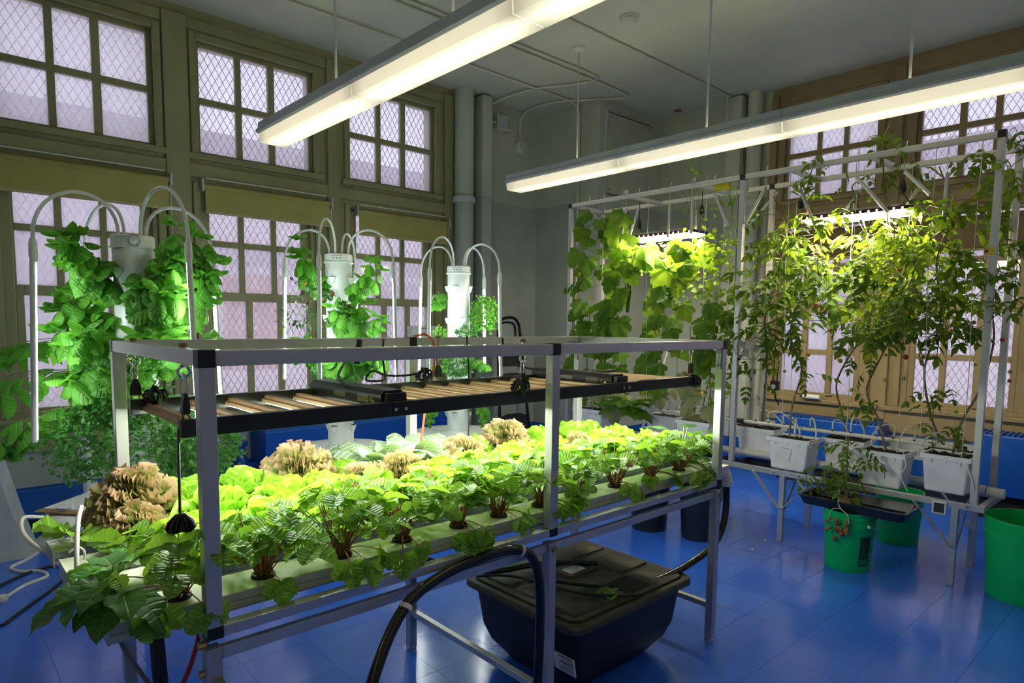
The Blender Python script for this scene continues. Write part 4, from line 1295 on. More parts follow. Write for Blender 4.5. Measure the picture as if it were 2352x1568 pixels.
# hanging trellis stakes and strings
stk = [(XF, 3.83, 2.50, 0.06, -0.10, 0.15), (XF, 3.42, 2.45, -0.05, 0.02, 0.28), (XF, 3.30, 2.44, 0.03, 0.12, 0.24), (XK, 3.05, 2.45, 0.02, 0.0, 0.24), (XF, 3.0, 2.44, 0.0, 0.01, 0.26),
       (XF, 2.80, 2.45, 0.0, 0.0, 0.26), (XF, 2.62, 2.47, 0.0, -0.12, 0.25), (XK, 2.35, 2.5, 0.0, 0.22, 0.22), (XF, 2.22, 2.46, 0.0, 0.14, 0.24), (XF, 1.98, 2.40, 0.02, -0.10, 0.24),
       (XK, 1.75, 2.45, 0.0, 0.17, 0.22), (XF, 1.63, 2.43, -0.02, -0.20, 0.24), (XK, 1.40, 2.42, 0.0, 0.14, 0.24), (XF, 1.36, 2.42, 0.0, -0.14, 0.15), (XF, 1.14, 2.38, 0.0, 0.0, 0.26)]
for k, (x, y, z, dx, dy, ln) in enumerate(stk):
    root = thing('trellis_stake', 'white plastic stake, %s from the left along the trellis top' % ORD[k], 'stake', (x, y, z - ln), 'white stakes dangling in the trellis')
    MB().tube([(x, y, z), (x + dx, y + dy, z - ln)], 0.011, 8).build('stake', 'trellis_paint', root, smooth=True)
    MB().tube(spline([(x, y, z), (x, y + 0.005, z + 0.05), (x, y, 2.56), (x + 0.012, y, 2.60)], 4), 0.0022, 5).build('hanging_loop', 'string', root)
for k, (x, y, zb) in enumerate([(XF, 3.66, 0.8), (XF, 3.2, 0.8), (XK, 2.95, 0.8), (XF, 2.68, 0.8), (XK, 2.2, 0.9), (XF, 2.05, 0.8), (XK, 1.8, 1.6), (XF, 1.62, 0.75), (XK, 1.45, 0.8), (XF, 1.2, 0.8), (XF, 0.98, 0.75)]):
    o = MB().tube(spline([(x, y, 2.6), (x + 0.004, y + 0.006, 1.9), (x + 0.02, y - 0.01, 1.3), (x + 0.05, y, zb)], 4), 0.002, 5).build('trellis_string', 'string')
    tag(o, 'white trellis string, %s from the left' % ORD[k], 'string', 'vertical trellis strings')

# rope weights hanging inside
for k, (x, y, z) in enumerate([(4.6, 3.45, 2.40), (4.6, 2.85, 2.45), (4.6, 2.07, 2.40), (4.6, 1.43, 2.42)]):
    root = thing('light_hanger', 'black teardrop light hanger, %s from the left' % ORD[k], 'light hanger', (x, y, z - 0.2), 'light hangers in the trellis')
    MB().lathe((x, y, z), [(0.004, 0), (0.016, -0.03), (0.02, -0.07), (0.012, -0.085), (0.0001, -0.086)], 10).build('ratchet_body', 'black_plastic', root, smooth=True)
    MB().tube([(x, y, z), (x, y, 2.545)], 0.003, 5).build('rope', 'black_plastic', root)
    MB().tube([(x, y, z - 0.08), (x + 0.01, y - 0.06, 2.245)], 0.003, 5).build('rope', 'black_plastic', root)

# two grow lights among the vines
for y0, y1, lab in ((2.86, 3.54, 'glowing grow light hung among the cucumber and bean vines'), (1.36, 2.05, 'glowing grow light hung among the tomato vines')):
    root = thing('vine_light', lab, 'grow light', (4.6, y0, 2.2), 'grow lights in the trellis')
    box_o('housing', 'black_plastic', root, 4.50, 4.72, y0, y1, 2.222, 2.245, bevel=0.003)
    box_o('heat_sink', 'steel_dull', root, 4.52, 4.70, y0 + 0.06, y1 - 0.1, 2.245, 2.262)
    n = 4
    for k in range(n):
        a = y0 + 0.02 + k * (y1 - y0 - 0.02) / n
        MB().strip([[(xx, yy, zz) for xx, zz in ((4.515, 2.2215), (4.515, 2.205), (4.705, 2.205), (4.705, 2.2215))] for yy in (a, a + (y1 - y0) / n - 0.035)]).build('led_board', 'led_pink', root)
    for k in range(14):
        yy = y0 + 0.03 + k * (y1 - y0 - 0.06) / 13
        MB().box(4.499, 4.503, yy, yy + 0.012, 2.224, 2.238).build('red_diode', 'led_red', root)

# ------------------------------------------------------------------ white planters
def planter(x, y, label, wx, wy, z0=0.5, hh=0.225, digit=None, cover=False, full=True):
    root = thing('planter', label, 'planter', (x, y, z0), 'square white planters on the table')
    def ring(f, z):
        a, b = wx / 2 * f, wy / 2 * f
        return [(x - a, y - b, z), (x + a, y - b, z), (x + a, y + b, z), (x - a, y + b, z)]
    MB().loft([ring(0.82, z0), ring(0.96, z0 + hh * 0.9)]).build('body', 'planter_white', root, bevel=0.012)
    mb = MB()
    vo, vi = ring(1.03, z0 + hh * 0.88), ring(1.03, z0 + hh)
    wi, wl_ = ring(0.93, z0 + hh), ring(0.92, z0 + hh * 0.85)
    vs = vo + vi + wi + wl_
    fs = []
    for k in range(4):
        j = (k + 1) % 4
        for a in (0, 4, 8):
            fs.append((a + k, a + j, a + j + 4, a + k + 4))
    mb.add(vs, fs)
    mb.build('rim', 'planter_white', root)
    for k in range(4):
        for m_ in range(3):
            t = -0.6 + 0.6 * m_
            dx, dy = ((-1, t), (t, -1), (1, t), (t, 1))[k]
            px, py = x + dx * wx / 2 * 0.975, y + dy * wy / 2 * 0.975
            MB().box(px - 0.004, px + 0.004, py - 0.004, py + 0.004, z0 + hh * 0.78, z0 + hh * 0.88).build('rib', 'planter_white', root)
    r = random.Random(int(x * 100 + y * 1000))
    n = 8
    vs, fs = [], []
    for i in range(n + 1):
        for j in range(n + 1):
            e = max(abs(i - n / 2), abs(j - n / 2)) / (n / 2)
            vs.append((x + wx * 0.46 * (i / n * 2 - 1) * (1.0 if not cover else 1.06), y + wy * 0.46 * (j / n * 2 - 1) * (1.0 if not cover else 1.06), z0 + hh * 0.93 + r.uniform(-0.008, 0.01) + (0.03 * e * r.uniform(0.5, 1) if cover else 0)))
    for i in range(n):
        for j in range(n):
            a = i * (n + 1) + j
            fs.append((a, a + n + 1, a + n + 2, a + 1))
    MB().add(vs, fs).build('grow_bag' if cover else 'soil', 'soil', root, smooth=True)
    if digit:
        xs = x - wx / 2 * 0.905
        def P(u, v_):
            f = 0.82 + (v_ - z0) / (hh * 0.9) * 0.14
            return (x - wx / 2 * f - 0.0015, y - u, v_)
        zm = z0 + hh * 0.5
        if digit == '7':
            st_ = [(-0.035, 0.045), (0.03, 0.035), (0.012, -0.045)]
        else:
            st_ = [(0.02, 0.03), (-0.005, 0.045), (-0.022, 0.03), (-0.008, 0.012), (0.018, 0.026), (0.026, 0.035), (0.028, -0.01), (0.026, -0.055)]
        MB().tube([P(a, zm + b) for a, b in st_], 0.0018, 5).build('handwritten_digit', 'ink_grey', root)
    return root
planter(4.50, 1.985, 'white planter marked with a handwritten seven', 0.22, 0.29, digit='7')
planter(4.50, 1.395, 'white planter marked with a handwritten nine', 0.22, 0.27, digit='9')
planter(4.50, 1.05, 'white planter at the right end of the table', 0.22, 0.25, z0=0.53)
planter(4.76, 2.36, 'white planter with a black grow bag, left of planter seven', 0.22, 0.30, cover=True)
planter(4.76, 1.72, 'white planter with a black grow bag between seven and nine', 0.22, 0.27, cover=True)
planter(4.76, 1.12, 'white planter behind the right end planter', 0.22, 0.24, cover=True)
planter(4.50, 3.80, 'tall white planter at the far left end of the table', 0.24, 0.34, z0=0.49, hh=0.25)
planter(4.50, 2.74, 'white planter with criss-crossed tubes behind the salad bench', 0.22, 0.30, z0=0.53)
planter(4.74, 3.20, 'white planter half hidden by big cucumber leaves', 0.22, 0.30)

# feed pipe with drip tubes, drain pipe
fp = thing('feed_pipe', 'cream plastic feed pipe with curved drip tubes above the planters', 'pipe', (4.62, 1.03, 0.70))
MB().tube([(4.625, 1.04, 0.772), (4.625, 2.44, 0.772)], 0.013, 12).build('pipe', 'pvc', fp, smooth=True)
MB().tube([(4.625, 2.52, 0.772), (4.625, 4.0, 0.772)], 0.015, 12).build('pipe', 'pvc', fp, smooth=True)
MB().tube([(4.625, 2.43, 0.772), (4.625, 2.53, 0.772)], 0.019, 12).build('coupling', 'black_plastic', fp, smooth=True)
MB().tube([(4.625, 1.0, 0.772), (4.625, 1.045, 0.772)], 0.017, 12).build('end_cap', 'black_plastic', fp, smooth=True)
drips = [(1.12, 4.52, 1.22, 0.10), (1.28, 4.52, 1.34, 0.12), (1.40, 4.70, 1.55, 0.11), (1.50, 4.53, 1.42, 0.09), (1.66, 4.75, 1.62, 0.13), (1.78, 4.74, 1.72, 0.10), (1.93, 4.55, 1.86, 0.10), (2.03, 4.54, 2.0, 0.08), (2.12, 4.56, 1.98, 0.10),
         (2.24, 4.75, 2.10, 0.11), (2.34, 4.76, 2.20, 0.11), (2.56, 4.55, 2.72, 0.11), (2.64, 4.52, 2.78, 0.10), (2.80, 4.53, 2.66, 0.09), (2.98, 4.70, 2.86, 0.11), (3.12, 4.70, 3.02, 0.10)]
for k, (y, tx, ty, hgt) in enumerate(drips):
    p0 = V((4.625, y, 0.78))
    p3 = V((tx, ty, 0.715))
    pts = spline([p0, p0 + V((-0.01 if tx < 4.6 else 0.01, 0, hgt * 0.7)), (p0 + p3) / 2 + V((0, 0, hgt)), p3 + V((0, 0, hgt * 0.55)), p3], 5)
    d = MB().tube(pts, 0.0055, 7).build('drip_tube', 'pvc', fp, smooth=True)
    MB().tube([p0 - V((0, 0, 0.004)), p0 + V((0, 0, 0.012))], 0.008, 7).build('grommet', 'black_plastic', d)
dp = thing('drain_pipe', 'cream drain pipe with a rounded end cap under the planters', 'pipe', (4.63, 0.86, 0.5))
MB().tube([(4.635, 0.92, 0.535), (4.635, 4.15, 0.535)], 0.024, 14).build('pipe', 'pvc', dp, smooth=True)
MB().tube([(4.635, 0.89, 0.535), (4.635, 0.95, 0.535)], 0.033, 14).build('coupling', 'white_plastic', dp, smooth=True)
MB().tube([(4.635, 0.80, 0.535), (4.635, 0.81, 0.535), (4.635, 0.885, 0.535)], 0.029, 14).build('end_cap', 'white_plastic', dp, smooth=True)
MB().tube([(4.635, 4.1, 0.535), (4.635, 4.22, 0.535)], 0.034, 14).build('coupling', 'white_plastic', dp, smooth=True)
hose([(4.40, 0.945, 0.745), (4.37, 0.93, 0.70), (4.36, 0.90, 0.62), (4.38, 0.89, 0.54)], 0.004, 'pvc', 'thin pale tube hanging at the right trellis post', 'tube')
hose([(4.40, 1.27, 0.735), (4.385, 1.25, 0.66), (4.375, 1.27, 0.60), (4.38, 1.23, 0.51)], 0.004, 'pvc', 'thin pale tube hanging beside planter nine', 'tube')

# clip fan on the middle post
fan = thing('clip_fan', 'small pale clip-on fan fixed to the middle trellis post', 'fan', (4.41, 2.29, 1.26))
fc = V((4.37, 2.29, 1.355))
fd = V((-0.80, -0.55, 0.05)).normalized()
fs_ = fd.cross(V((0, 0, 1))).normalized()
fu = fs_.cross(fd)
def fpt(r, a, e):
    return fc + fs_ * (r * math.cos(a)) + fu * (r * math.sin(a)) + fd * e
mb = MB()
for r, e in ((0.10, 0.0), (0.088, 0.022), (0.06, 0.034), (0.10, -0.02)):
    mb.tube([fpt(r, 2 * PI * k / 28, e) for k in range(29)], 0.0035 if r == 0.10 else 0.0018, 5)
mb.build('guard_ring', 'fan_white', fan, smooth=True)
mb = MB()
for k in range(36):
    a = 2 * PI * k / 36
    mb.tube([fpt(0.03, a, 0.04), fpt(0.06, a + 0.08, 0.034), fpt(0.088, a + 0.16, 0.022), fpt(0.10, a + 0.2, 0.0)], 0.0012, 4)
stuff(mb.build('guard_wires', 'fan_white', fan))
MB().loft([[fpt(0.032, 2 * PI * k / 20, e) for k in range(20)] for e in (0.036, 0.044)]).build('hub', 'fan_white', fan, smooth=True)
for k in range(4):
    a = PI / 2 * k
    MB().loft([[fpt(0.015, a - 0.3, 0.0), fpt(0.085, a - 0.1, 0.008), fpt(0.085, a + 0.7, -0.008), fpt(0.015, a + 0.5, -0.004)], [fpt(0.015, a - 0.3, -0.003), fpt(0.085, a - 0.1, 0.005), fpt(0.085, a + 0.7, -0.011), fpt(0.015, a + 0.5, -0.007)]]).build('blade', 'fan_white', fan)
MB().loft([[fpt(0.04 * q, 2 * PI * k / 14, e) for k in range(14)] for e, q in ((-0.02, 1), (-0.06, 0.8))]).build('motor', 'fan_white', fan, smooth=True)
MB().bar(fc - fd * 0.05, (4.39, 2.37, 1.25), 0.02, 0.02).build('clip_arm', 'black_plastic', fan)
# plug-in timer with two black leads on the rear middle post
root = thing('plug_timer', 'black plug timer with a round white dial on two black leads', 'timer', (4.80, 2.30, 1.0))
box_o('body', 'black_plastic', root, 4.775, 4.815, 2.255, 2.315, 1.01, 1.085, bevel=0.008)
MB().tube([(4.774, 2.285, 1.04), (4.768, 2.285, 1.04)], 0.018, 14).build('dial', 'white_plastic', root, smooth=True)
for dy in (-0.016, 0.018):
    MB().tube(spline([(4.795, 2.285 + dy, 1.085), (4.795, 2.285 + dy, 1.13), (4.80, 2.285 + dy, 1.25), (4.82, 2.36 + dy, 1.42), (4.84, 2.40, 1.6)], 5), 0.005, 6).build('lead', 'black_plastic', root, smooth=True)
MB().tube(spline([(4.795, 2.285, 1.01), (4.80, 2.28, 0.96), (4.82, 2.26, 0.90)], 5), 0.007, 6).build('lead', 'black_plastic', root, smooth=True)
# little hanging screen device on the table edge
root = thing('meter', 'small white-framed meter hanging from the table edge', 'meter', (XF - 0.03, 1.06, 0.42))
box_o('case', 'white_plastic', root, XF - 0.034, XF - 0.02, 1.018, 1.092, 0.412, 0.490, bevel=0.006)
box_o('screen', 'ink', root, XF - 0.036, XF - 0.0335, 1.028, 1.080, 0.424, 0.480)
MB().lathe((0, 0, 0), [(0.001, 0), (0.001, 0.001)], 4) if False else None
root = thing('plastic_bottle', 'small clear bottle lying on the right-hand window sill', 'bottle', (6.40, 2.62, 0.79))
MB().tube([(6.40, 2.60, 0.815), (6.40, 2.74, 0.815)], 0.024, 12).build('bottle_body', 'white_plastic', root, smooth=True)
MB().tube([(6.40, 2.74, 0.815), (6.40, 2.765, 0.815)], 0.024, 12, 0.012).build('shoulder', 'white_plastic', root, smooth=True)
MB().tube([(6.40, 2.765, 0.815), (6.40, 2.79, 0.815)], 0.013, 10).build('cap', 'ink', root, smooth=True)
# seed tray on the green bucket
root = thing('seed_tray', 'shallow black seed tray balanced on a green bucket', 'tray', (4.25, 1.46, 0.372))
MB().loft([rrect(4.11 + e, 4.40 - e, 1.16 + e, 1.77 - e, z, 0.025) for e, z in ((0.02, 0.372), (0.0, 0.424), (-0.008, 0.426), (-0.008, 0.431), (0.008, 0.431), (0.026, 0.382))]).build('pan', 'black_bucket', root, smooth=True)
tag(MB().box(4.20, 4.27, 1.485, 1.555, 0.384, 0.425).build('rockwool_block', 'cork'), 'brown rooting block standing in the black seed tray', 'block')
tag(MB().lathe((4.86, 1.22, 0.498), [(0.05, 0), (0.07, 0.02), (0.06, 0.035), (0.0001, 0.04)], 10).build('blue_wrap', 'blue_plastic', None, smooth=True), 'crumpled blue plastic on the table behind planter nine', 'plastic wrap')

# ------------------------------------------------------------------ step ladder in the corner
lad = thing('step_ladder', 'black folding step ladder leaning by the corner column', 'ladder', (4.45, 5.0, 0))
def lp(u, v_, e=0.0):
    """u across, v up the leaning front frame"""
    return (4.27 + u, 4.86 + 0.16 * v_ / 1.55 + e, v_)
MB().tube(spline([lp(0.02, 0.0), lp(0.05, 0.5), lp(0.075, 1.0), lp(0.10, 1.42), lp(0.14, 1.52), lp(0.22, 1.55), lp(0.32, 1.55), lp(0.38, 1.50), lp(0.40, 1.40), lp(0.42, 1.0), lp(0.45, 0.5), lp(0.48, 0.0)], 5), 0.016, 8).build('front_frame', 'black_gloss', lad, smooth=True)
MB().tube(spline([lp(0.15, 1.30, 0.02), lp(0.15, 1.46, 0.02), lp(0.2, 1.50, 0.02), lp(0.3, 1.50, 0.02), lp(0.35, 1.46, 0.02), lp(0.35, 1.3, 0.02)], 4), 0.012, 8).build('hand_rail', 'black_gloss', lad, smooth=True)
for k, (z, t_) in enumerate(((1.16, 0.22), (0.80, 0.26), (0.38, 0.26))):
    q = lp(0.0, z)
    w0, w1 = 0.10 - 0.02 * k, 0.40 + 0.03 * k
    MB().loft([[lp(w0, z + t_ / 2 + 0.02), lp(w0 + (w1 - w0) * 0.3, z + t_ / 2 + 0.05), lp(w0 + (w1 - w0) * 0.7, z + t_ / 2 + 0.05), lp(w1, z + t_ / 2 + 0.02), lp(w1, z - t_ / 2), lp(w0, z - t_ / 2)], [lp(w0, z + t_ / 2 + 0.02, 0.03), lp(w0 + (w1 - w0) * 0.3, z + t_ / 2 + 0.05, 0.03), lp(w0 + (w1 - w0) * 0.7, z + t_ / 2 + 0.05, 0.03), lp(w1, z + t_ / 2 + 0.02, 0.03), lp(w1, z - t_ / 2, 0.03), lp(w0, z - t_ / 2, 0.03)]]).build('step', 'black_plastic', lad)
for u in (0.12, 0.40):
    MB().tube([lp(u, 1.1, 0.05), lp(u + (-0.03 if u < 0.3 else 0.03), 0.0, 0.20)], 0.013, 8).build('rear_leg', 'steel_dull', lad, smooth=True)

# paper sign on the sill between towers
root = thing('paper_carton', 'small white printed carton standing on the window sill', 'carton', (3.55, 5.44, 1.02))
cb = box_o('box', 'paper', root, 3.56, 3.86, 5.36, 5.45, 0.78, 1.46, bevel=0.004)
for k in range(5):
    box_o('print_line', 'ink_grey', cb, 3.66, 3.74 - 0.01 * (k % 2), 5.3592, 5.36, 1.44 - 0.05 * k - 0.008, 1.44 - 0.05 * k)

# floor cords, round stand
hose([(0.27, 4.30, 0.006), (0.36, 4.42, 0.006), (0.47, 4.50, 0.006), (0.45, 4.62, 0.006), (0.37, 4.68, 0.006), (0.33, 4.80, 0.006), (0.42, 4.90, 0.006), (0.50, 5.05, 0.006), (0.505, 5.2, 0.008)], 0.010, 'white_plastic', 'white power cord lying in bends on the floor', 'cord')
root = thing('wall_plug', 'pale power plug lying on the floor at the left edge', 'plug', (0.24, 4.27, 0))
MB().lathe((0.245, 4.265, 0.0), [(0.028, 0), (0.032, 0.012), (0.026, 0.03), (0.0001, 0.034)], 12).build('plug_body', 'pvc', root, smooth=True)
hose([(0.10, 4.35, 0.006), (0.30, 4.55, 0.006), (0.45, 4.66, 0.006), (0.56, 4.63, 0.006), (0.57, 4.48, 0.006), (0.48, 4.28, 0.006), (0.34, 4.08, 0.006), (0.22, 3.9, 0.006)], 0.009, 'black_plastic', 'dark blue-black cord looping on the floor', 'cord')
root = thing('round_stand', 'round white stand base with a pole on the floor by the pillar', 'stand', (0.78, 5.17, 0))
MB().lathe((0.76, 5.16, 0), [(0.26, 0), (0.27, 0.01), (0.27, 0.03), (0.25, 0.042), (0.0001, 0.045)], 32).build('base_disc', 'tower_white', root, smooth=True)
MB().tube([(0.80, 5.15, 0.04), (0.80, 5.15, 0.95)], 0.034, 12).build('pole', 'tower_white', root, smooth=True)

# ================================================================== growing towers
LAT = V((math.cos(YAW), -math.sin(YAW), 0))
DEP = V((math.sin(YAW), math.cos(YAW), 0))
RH = 0.084
TOWERS = [(0.735, 3.36, 1.865, (0.872, -0.496), 'leftmost white growing tower, thick with basil', 0.40),
          (2.045, 3.93, 1.925, (-0.062, -1.0), 'middle white growing tower with marigold flowers', 0.36),
          (3.045, 3.95, 1.915, (-0.50, -0.87), 'rightmost white growing tower, mostly bare', 0.36)]
TROOT = []
for k, (tx, ty, zt, fv, lab, ra) in enumerate(TOWERS):
    root = thing('growing_tower', lab, 'growing tower', (tx, ty, 0), 'white growing towers behind the bench')
    TROOT.append(root)
    c = (tx, ty, 0)
    MB().lathe(c, [(0.10, 0.30), (0.24, 0.32), (0.30, 0.40), (0.32, 0.60)], 32).build('reservoir', 'tower_white', root, smooth=True)
    MB().lathe(c, [(0.05, 0.0), (0.05, 0.02), (0.022, 0.03), (0.022, 0.31)], 16).build('pedestal', 'tower_white', root, smooth=True)
    MB().lathe(c, [(0.33, 0.60), (0.375, 0.615), (0.38, 0.64), (0.35, 0.655), (0.10, 0.665), (0.095, 0.67)], 40).build('lid', 'tower_white', root, smooth=True)
    zc = zt - 0.055
    nseg = 5
    hs_ = (zc - 0.665) / nseg
    for s in range(nseg):
        z0 = 0.665 + hs_ * s
        MB().lathe(c, [(RH - 0.004, z0), (RH, z0 + 0.006), (RH, z0 + hs_ - 0.004), (RH - 0.003, z0 + hs_)], 28).build('pipe_segment', 'tower_white', root, smooth=True)
        for q in range(4):
            a = PI / 2 * q + (PI / 4 if s % 2 else 0.1) + 0.5
            dx, dy = math.cos(a), math.sin(a)
            pc = V((tx + dx * (RH + 0.006), ty + dy * (RH + 0.006), z0 + hs_ * 0.62))
            prof = []
            sd = V((-dy, dx, 0))
            up_ = V((dx * 0.5, dy * 0.5, 0.85)).normalized()
            out_ = sd.cross(up_)
            pk = MB().loft([[pc + sd * (w_ * math.cos(t)) + V((dx, dy, 0)) * (w_ * 0.75 * math.sin(t)) + V((0, 0, zz)) for t in [2 * PI * i / 10 for i in range(10)]] for w_, zz in ((0.006, -0.045), (0.018, -0.025), (0.026, 0.0))]).build('net_cup', 'tower_white', root, smooth=True)
            MB().loft([[pc + sd * (0.022 * math.cos(t)) + V((dx, dy, 0)) * (0.017 * math.sin(t)) + V((0, 0, zz)) for t in [2 * PI * i / 10 for i in range(10)]] for zz in (0.0005, 0.002)]).build('cup_opening', 'dark_gap', pk)
    MB().lathe((tx, ty, zc), [(RH, 0), (RH + 0.011, 0.002), (RH + 0.011, 0.008), (RH + 0.004, 0.012), (RH + 0.004, 0.055), (RH - 0.002, 0.06), (0.0001, 0.062)], 28).build('cap', 'tower_white', root, smooth=True)
    # faint moulded print on the cap, and the round dial on the left tower
    view = (V((0, 0, 0)) - V((tx, ty, 0))).normalized()
    va = math.atan2(view.y, view.x)
    rc = RH + 0.0045
    if k == 0:
        pc = V((tx + (RH + 0.004) * math.cos(va + 0.05), ty + (RH + 0.004) * math.sin(va + 0.05), zc + 0.032))
        n_ = V((math.cos(va + 0.05), math.sin(va + 0.05), 0))
        s_ = V((-n_.y, n_.x, 0))
        MB().loft([[pc + s_ * (r_ * math.cos(t)) + V((0, 0, r_ * math.sin(t))) + n_ * e for t in [2 * PI * i / 18 for i in range(18)]] for r_, e in ((0.026, -0.01), (0.026, 0.012), (0.022, 0.016))]).build('dial_rim', 'steel_dull', root, smooth=True)
        MB().loft([[pc + s_ * (0.018 * math.cos(t)) + V((0, 0, 0.018 * math.sin(t))) + n_ * e for t in [2 * PI * i / 18 for i in range(18)]] for e in (0.014, 0.018)]).build('dial', 'tower_white', root, smooth=True)
    else:
        for q in range(6):
            a = va - 0.55 + 0.13 * q
            MB().bar((tx + rc * math.cos(a), ty + rc * math.sin(a), zc + 0.046), (tx + rc * math.cos(a + 0.1), ty + rc * math.sin(a + 0.1), zc + 0.046), 0.001, 0.004).build('cap_print', 'ink_grey', root)
        for q in range(3):
            a = va - 0.45 + 0.25 * q
            MB().bar((tx + rc * math.cos(a), ty + rc * math.sin(a), zc + 0.03), (tx + rc * math.cos(a + 0.1), ty + rc * math.sin(a + 0.1), zc + 0.03), 0.001, 0.008).build('cap_print', 'ink_grey', root)
    # four arching arms with light sticks
    f = LAT * fv[0] + DEP * fv[1]
    for q in range(4):
        ang = PI / 2 * q
        d = f * math.cos(ang) + V((-f.y, f.x, 0)) * math.sin(ang)
        c0 = V((tx, ty, 0)) + d * 0.062
        c1 = V((tx, ty, 0)) + d * ra
        zs = zt - 0.06 + 0.02 * (q == 0)
        top = zt + 0.19 + (0.03 if q == 0 else 0.0)
        half, hgt = (ra - 0.062) / 2, top - zt
        pts = []
        for i_ in range(17):
            t_ = PI * i_ / 16
            pts.append(V((tx, ty, 0)) + d * (0.062 + half * (1 - math.cos(t_))) + V((0, 0, zt + (zs - zt) * i_ / 16 + hgt * math.sin(t_) ** 0.85)))
        arm = MB().tube(pts, 0.0075, 9).build('light_arm', 'tower_white', root, smooth=True)
        cn = MB().lathe((c1.x, c1.y, 0), [(0.009, zs + 0.01), (0.015, zs - 0.01), (0.016, zs - 0.06), (0.012, zs - 0.085)], 12).build('connector', 'tower_white', arm, smooth=True)
        lean = d * 0.03
        zb, ztp = zs - (0.81 if k == 0 else 0.76), zs - 0.08
        t0 = c1 + V((0, 0, ztp))
        t1 = c1 + lean * (1.0 if k == 0 else 0.6) + V((0, 0, zb))
        stick = MB().tube([t0 + d * 0.003, t1 + d * 0.003], 0.0115, 12).build('light_stick', 'white_plastic', arm, smooth=True)
        sdv = d.cross(V((0, 0, 1)))
        rings = []
        for p in (t0 - V((0, 0, 0.01)), t1 + V((0, 0, 0.01))):
            rings.append([p + d * (0.003 - 0.0125 * math.cos(t)) + sdv * (0.0125 * math.sin(t)) for t in (-1.05, -0.4, 0.4, 1.05)])
        MB().strip(rings).build('led_strip', 'led_cool', stick, smooth=True)
# clipboard lying on the left tower's lid
root = thing('clipboard', 'clipboard with white paper lying on the left tower lid', 'clipboard', (0.50, 3.40, 0.67))
cb = MB().bar((0.40, 3.30, 0.668), (0.66, 3.52, 0.676), 0.24, 0.005).build('board', 'cork', root)
MB().bar((0.43, 3.325, 0.6735), (0.665, 3.525, 0.6815), 0.215, 0.003).build('paper_sheets', 'paper', root)
MB().bar((0.405, 3.34, 0.679), (0.435, 3.30, 0.679), 0.03, 0.012).build('clip', 'bolt_steel', root)
tag(MB().bar((3.22, 3.80, 0.672), (3.42, 3.72, 0.690), 0.12, 0.012).build('paper_packet', 'paper'), 'white paper packet lying on the right tower lid', 'packet')

# broom handle and banded stake behind the vines, scraps on the floor
root = thing('broom', 'pale broom handle with a black grip leaning behind the cucumber vines', 'broom', (5.1, 3.55, 0))
MB().tube([(5.1, 3.42, 1.36), (5.12, 3.90, 0.02)], 0.011, 8).build('handle', 'pvc', root, smooth=True)
MB().tube([(5.1, 3.40, 1.42), (5.1, 3.44, 1.30)], 0.016, 8).build('grip', 'black_plastic', root, smooth=True)
root = thing('garden_stake', 'thin black stake with red bands behind the vines', 'stake', (5.0, 3.17, 0))
MB().tube([(5.0, 3.17, 0.0), (5.0, 3.17, 1.12)], 0.012, 8).build('rod', 'black_plastic', root, smooth=True)
for z in (0.98, 1.08):
    MB().tube([(5.0, 3.17, z), (5.0, 3.17, z + 0.04)], 0.015, 8).build('band', 'orange_cord', root, smooth=True)
for k, (x, y, wd, lb_) in enumerate(((4.62, 2.62, 0.018, 'tiny white scrap on the floor beyond the black buckets'), (4.30, 2.06, 0.022, 'white scrap on the floor left of the table leg'), (4.06, 2.03, 0.016, 'white speck on the floor by the drain hose'), (2.50, 1.74, 0.03, 'torn paper bit on the floor by the tote'))):
    tag(MB().add([(x, y, 0.004), (x + wd, y + 0.004, 0.002), (x + wd * 0.8, y + wd, 0.006), (x + 0.002, y + wd * 0.9, 0.002), (x, y, 0.001), (x + wd, y + 0.004, 0.0005), (x + wd * 0.8, y + wd, 0.001), (x + 0.002, y + wd * 0.9, 0.0005)], [(0, 1, 2, 3), (7, 6, 5, 4), (0, 4, 5, 1), (1, 5, 6, 2), (2, 6, 7, 3), (3, 7, 4, 0)]).build('paper_scrap', 'paper'), lb_, 'scrap', 'paper scraps on the floor')
# ================================================================== plants
def leaf_mesh(name, mat, wf, nu=4, nv=6, cup=0.0, fold=0.0, droop=0.0, wave=0.0, wn=2.0, serr=0.0, rnd=0.0, seed=1, side=0.0):
    r = random.Random(seed)
    vs, fs = [], []
    for j in range(nv + 1):
        v = j / nv
        w_ = wf(v) * (1 + (serr if j % 2 else -serr) * (0 < j < nv))
        for i in range(nu + 1):
            u = 2.0 * i / nu - 1
            x = u * w_ / 2
            e = abs(u)
            z = cup * u * u * w_ + fold * e * w_ - droop * v * v + wave * e * e * math.sin(wn * 6.283 * v + (0 if u < 0 else 2.1)) * (0.4 + 0.6 * v) + r.uniform(-rnd, rnd)
            vs.append((x + side * v * v, v, z))
    for j in range(nv):
        for i in range(nu):
            a = j * (nu + 1) + i
            fs.append((a, a + 1, a + nu + 2, a + nu + 1))
    return MB().add(vs, fs).mesh(name, mat, smooth=True)

def S(v):
    return max(0.0, math.sin(PI * min(max(v, 0.0), 1.0)))

def ov(k, a, b=0.8):
    return lambda v: max(0.02, k * S(v ** a) ** b)

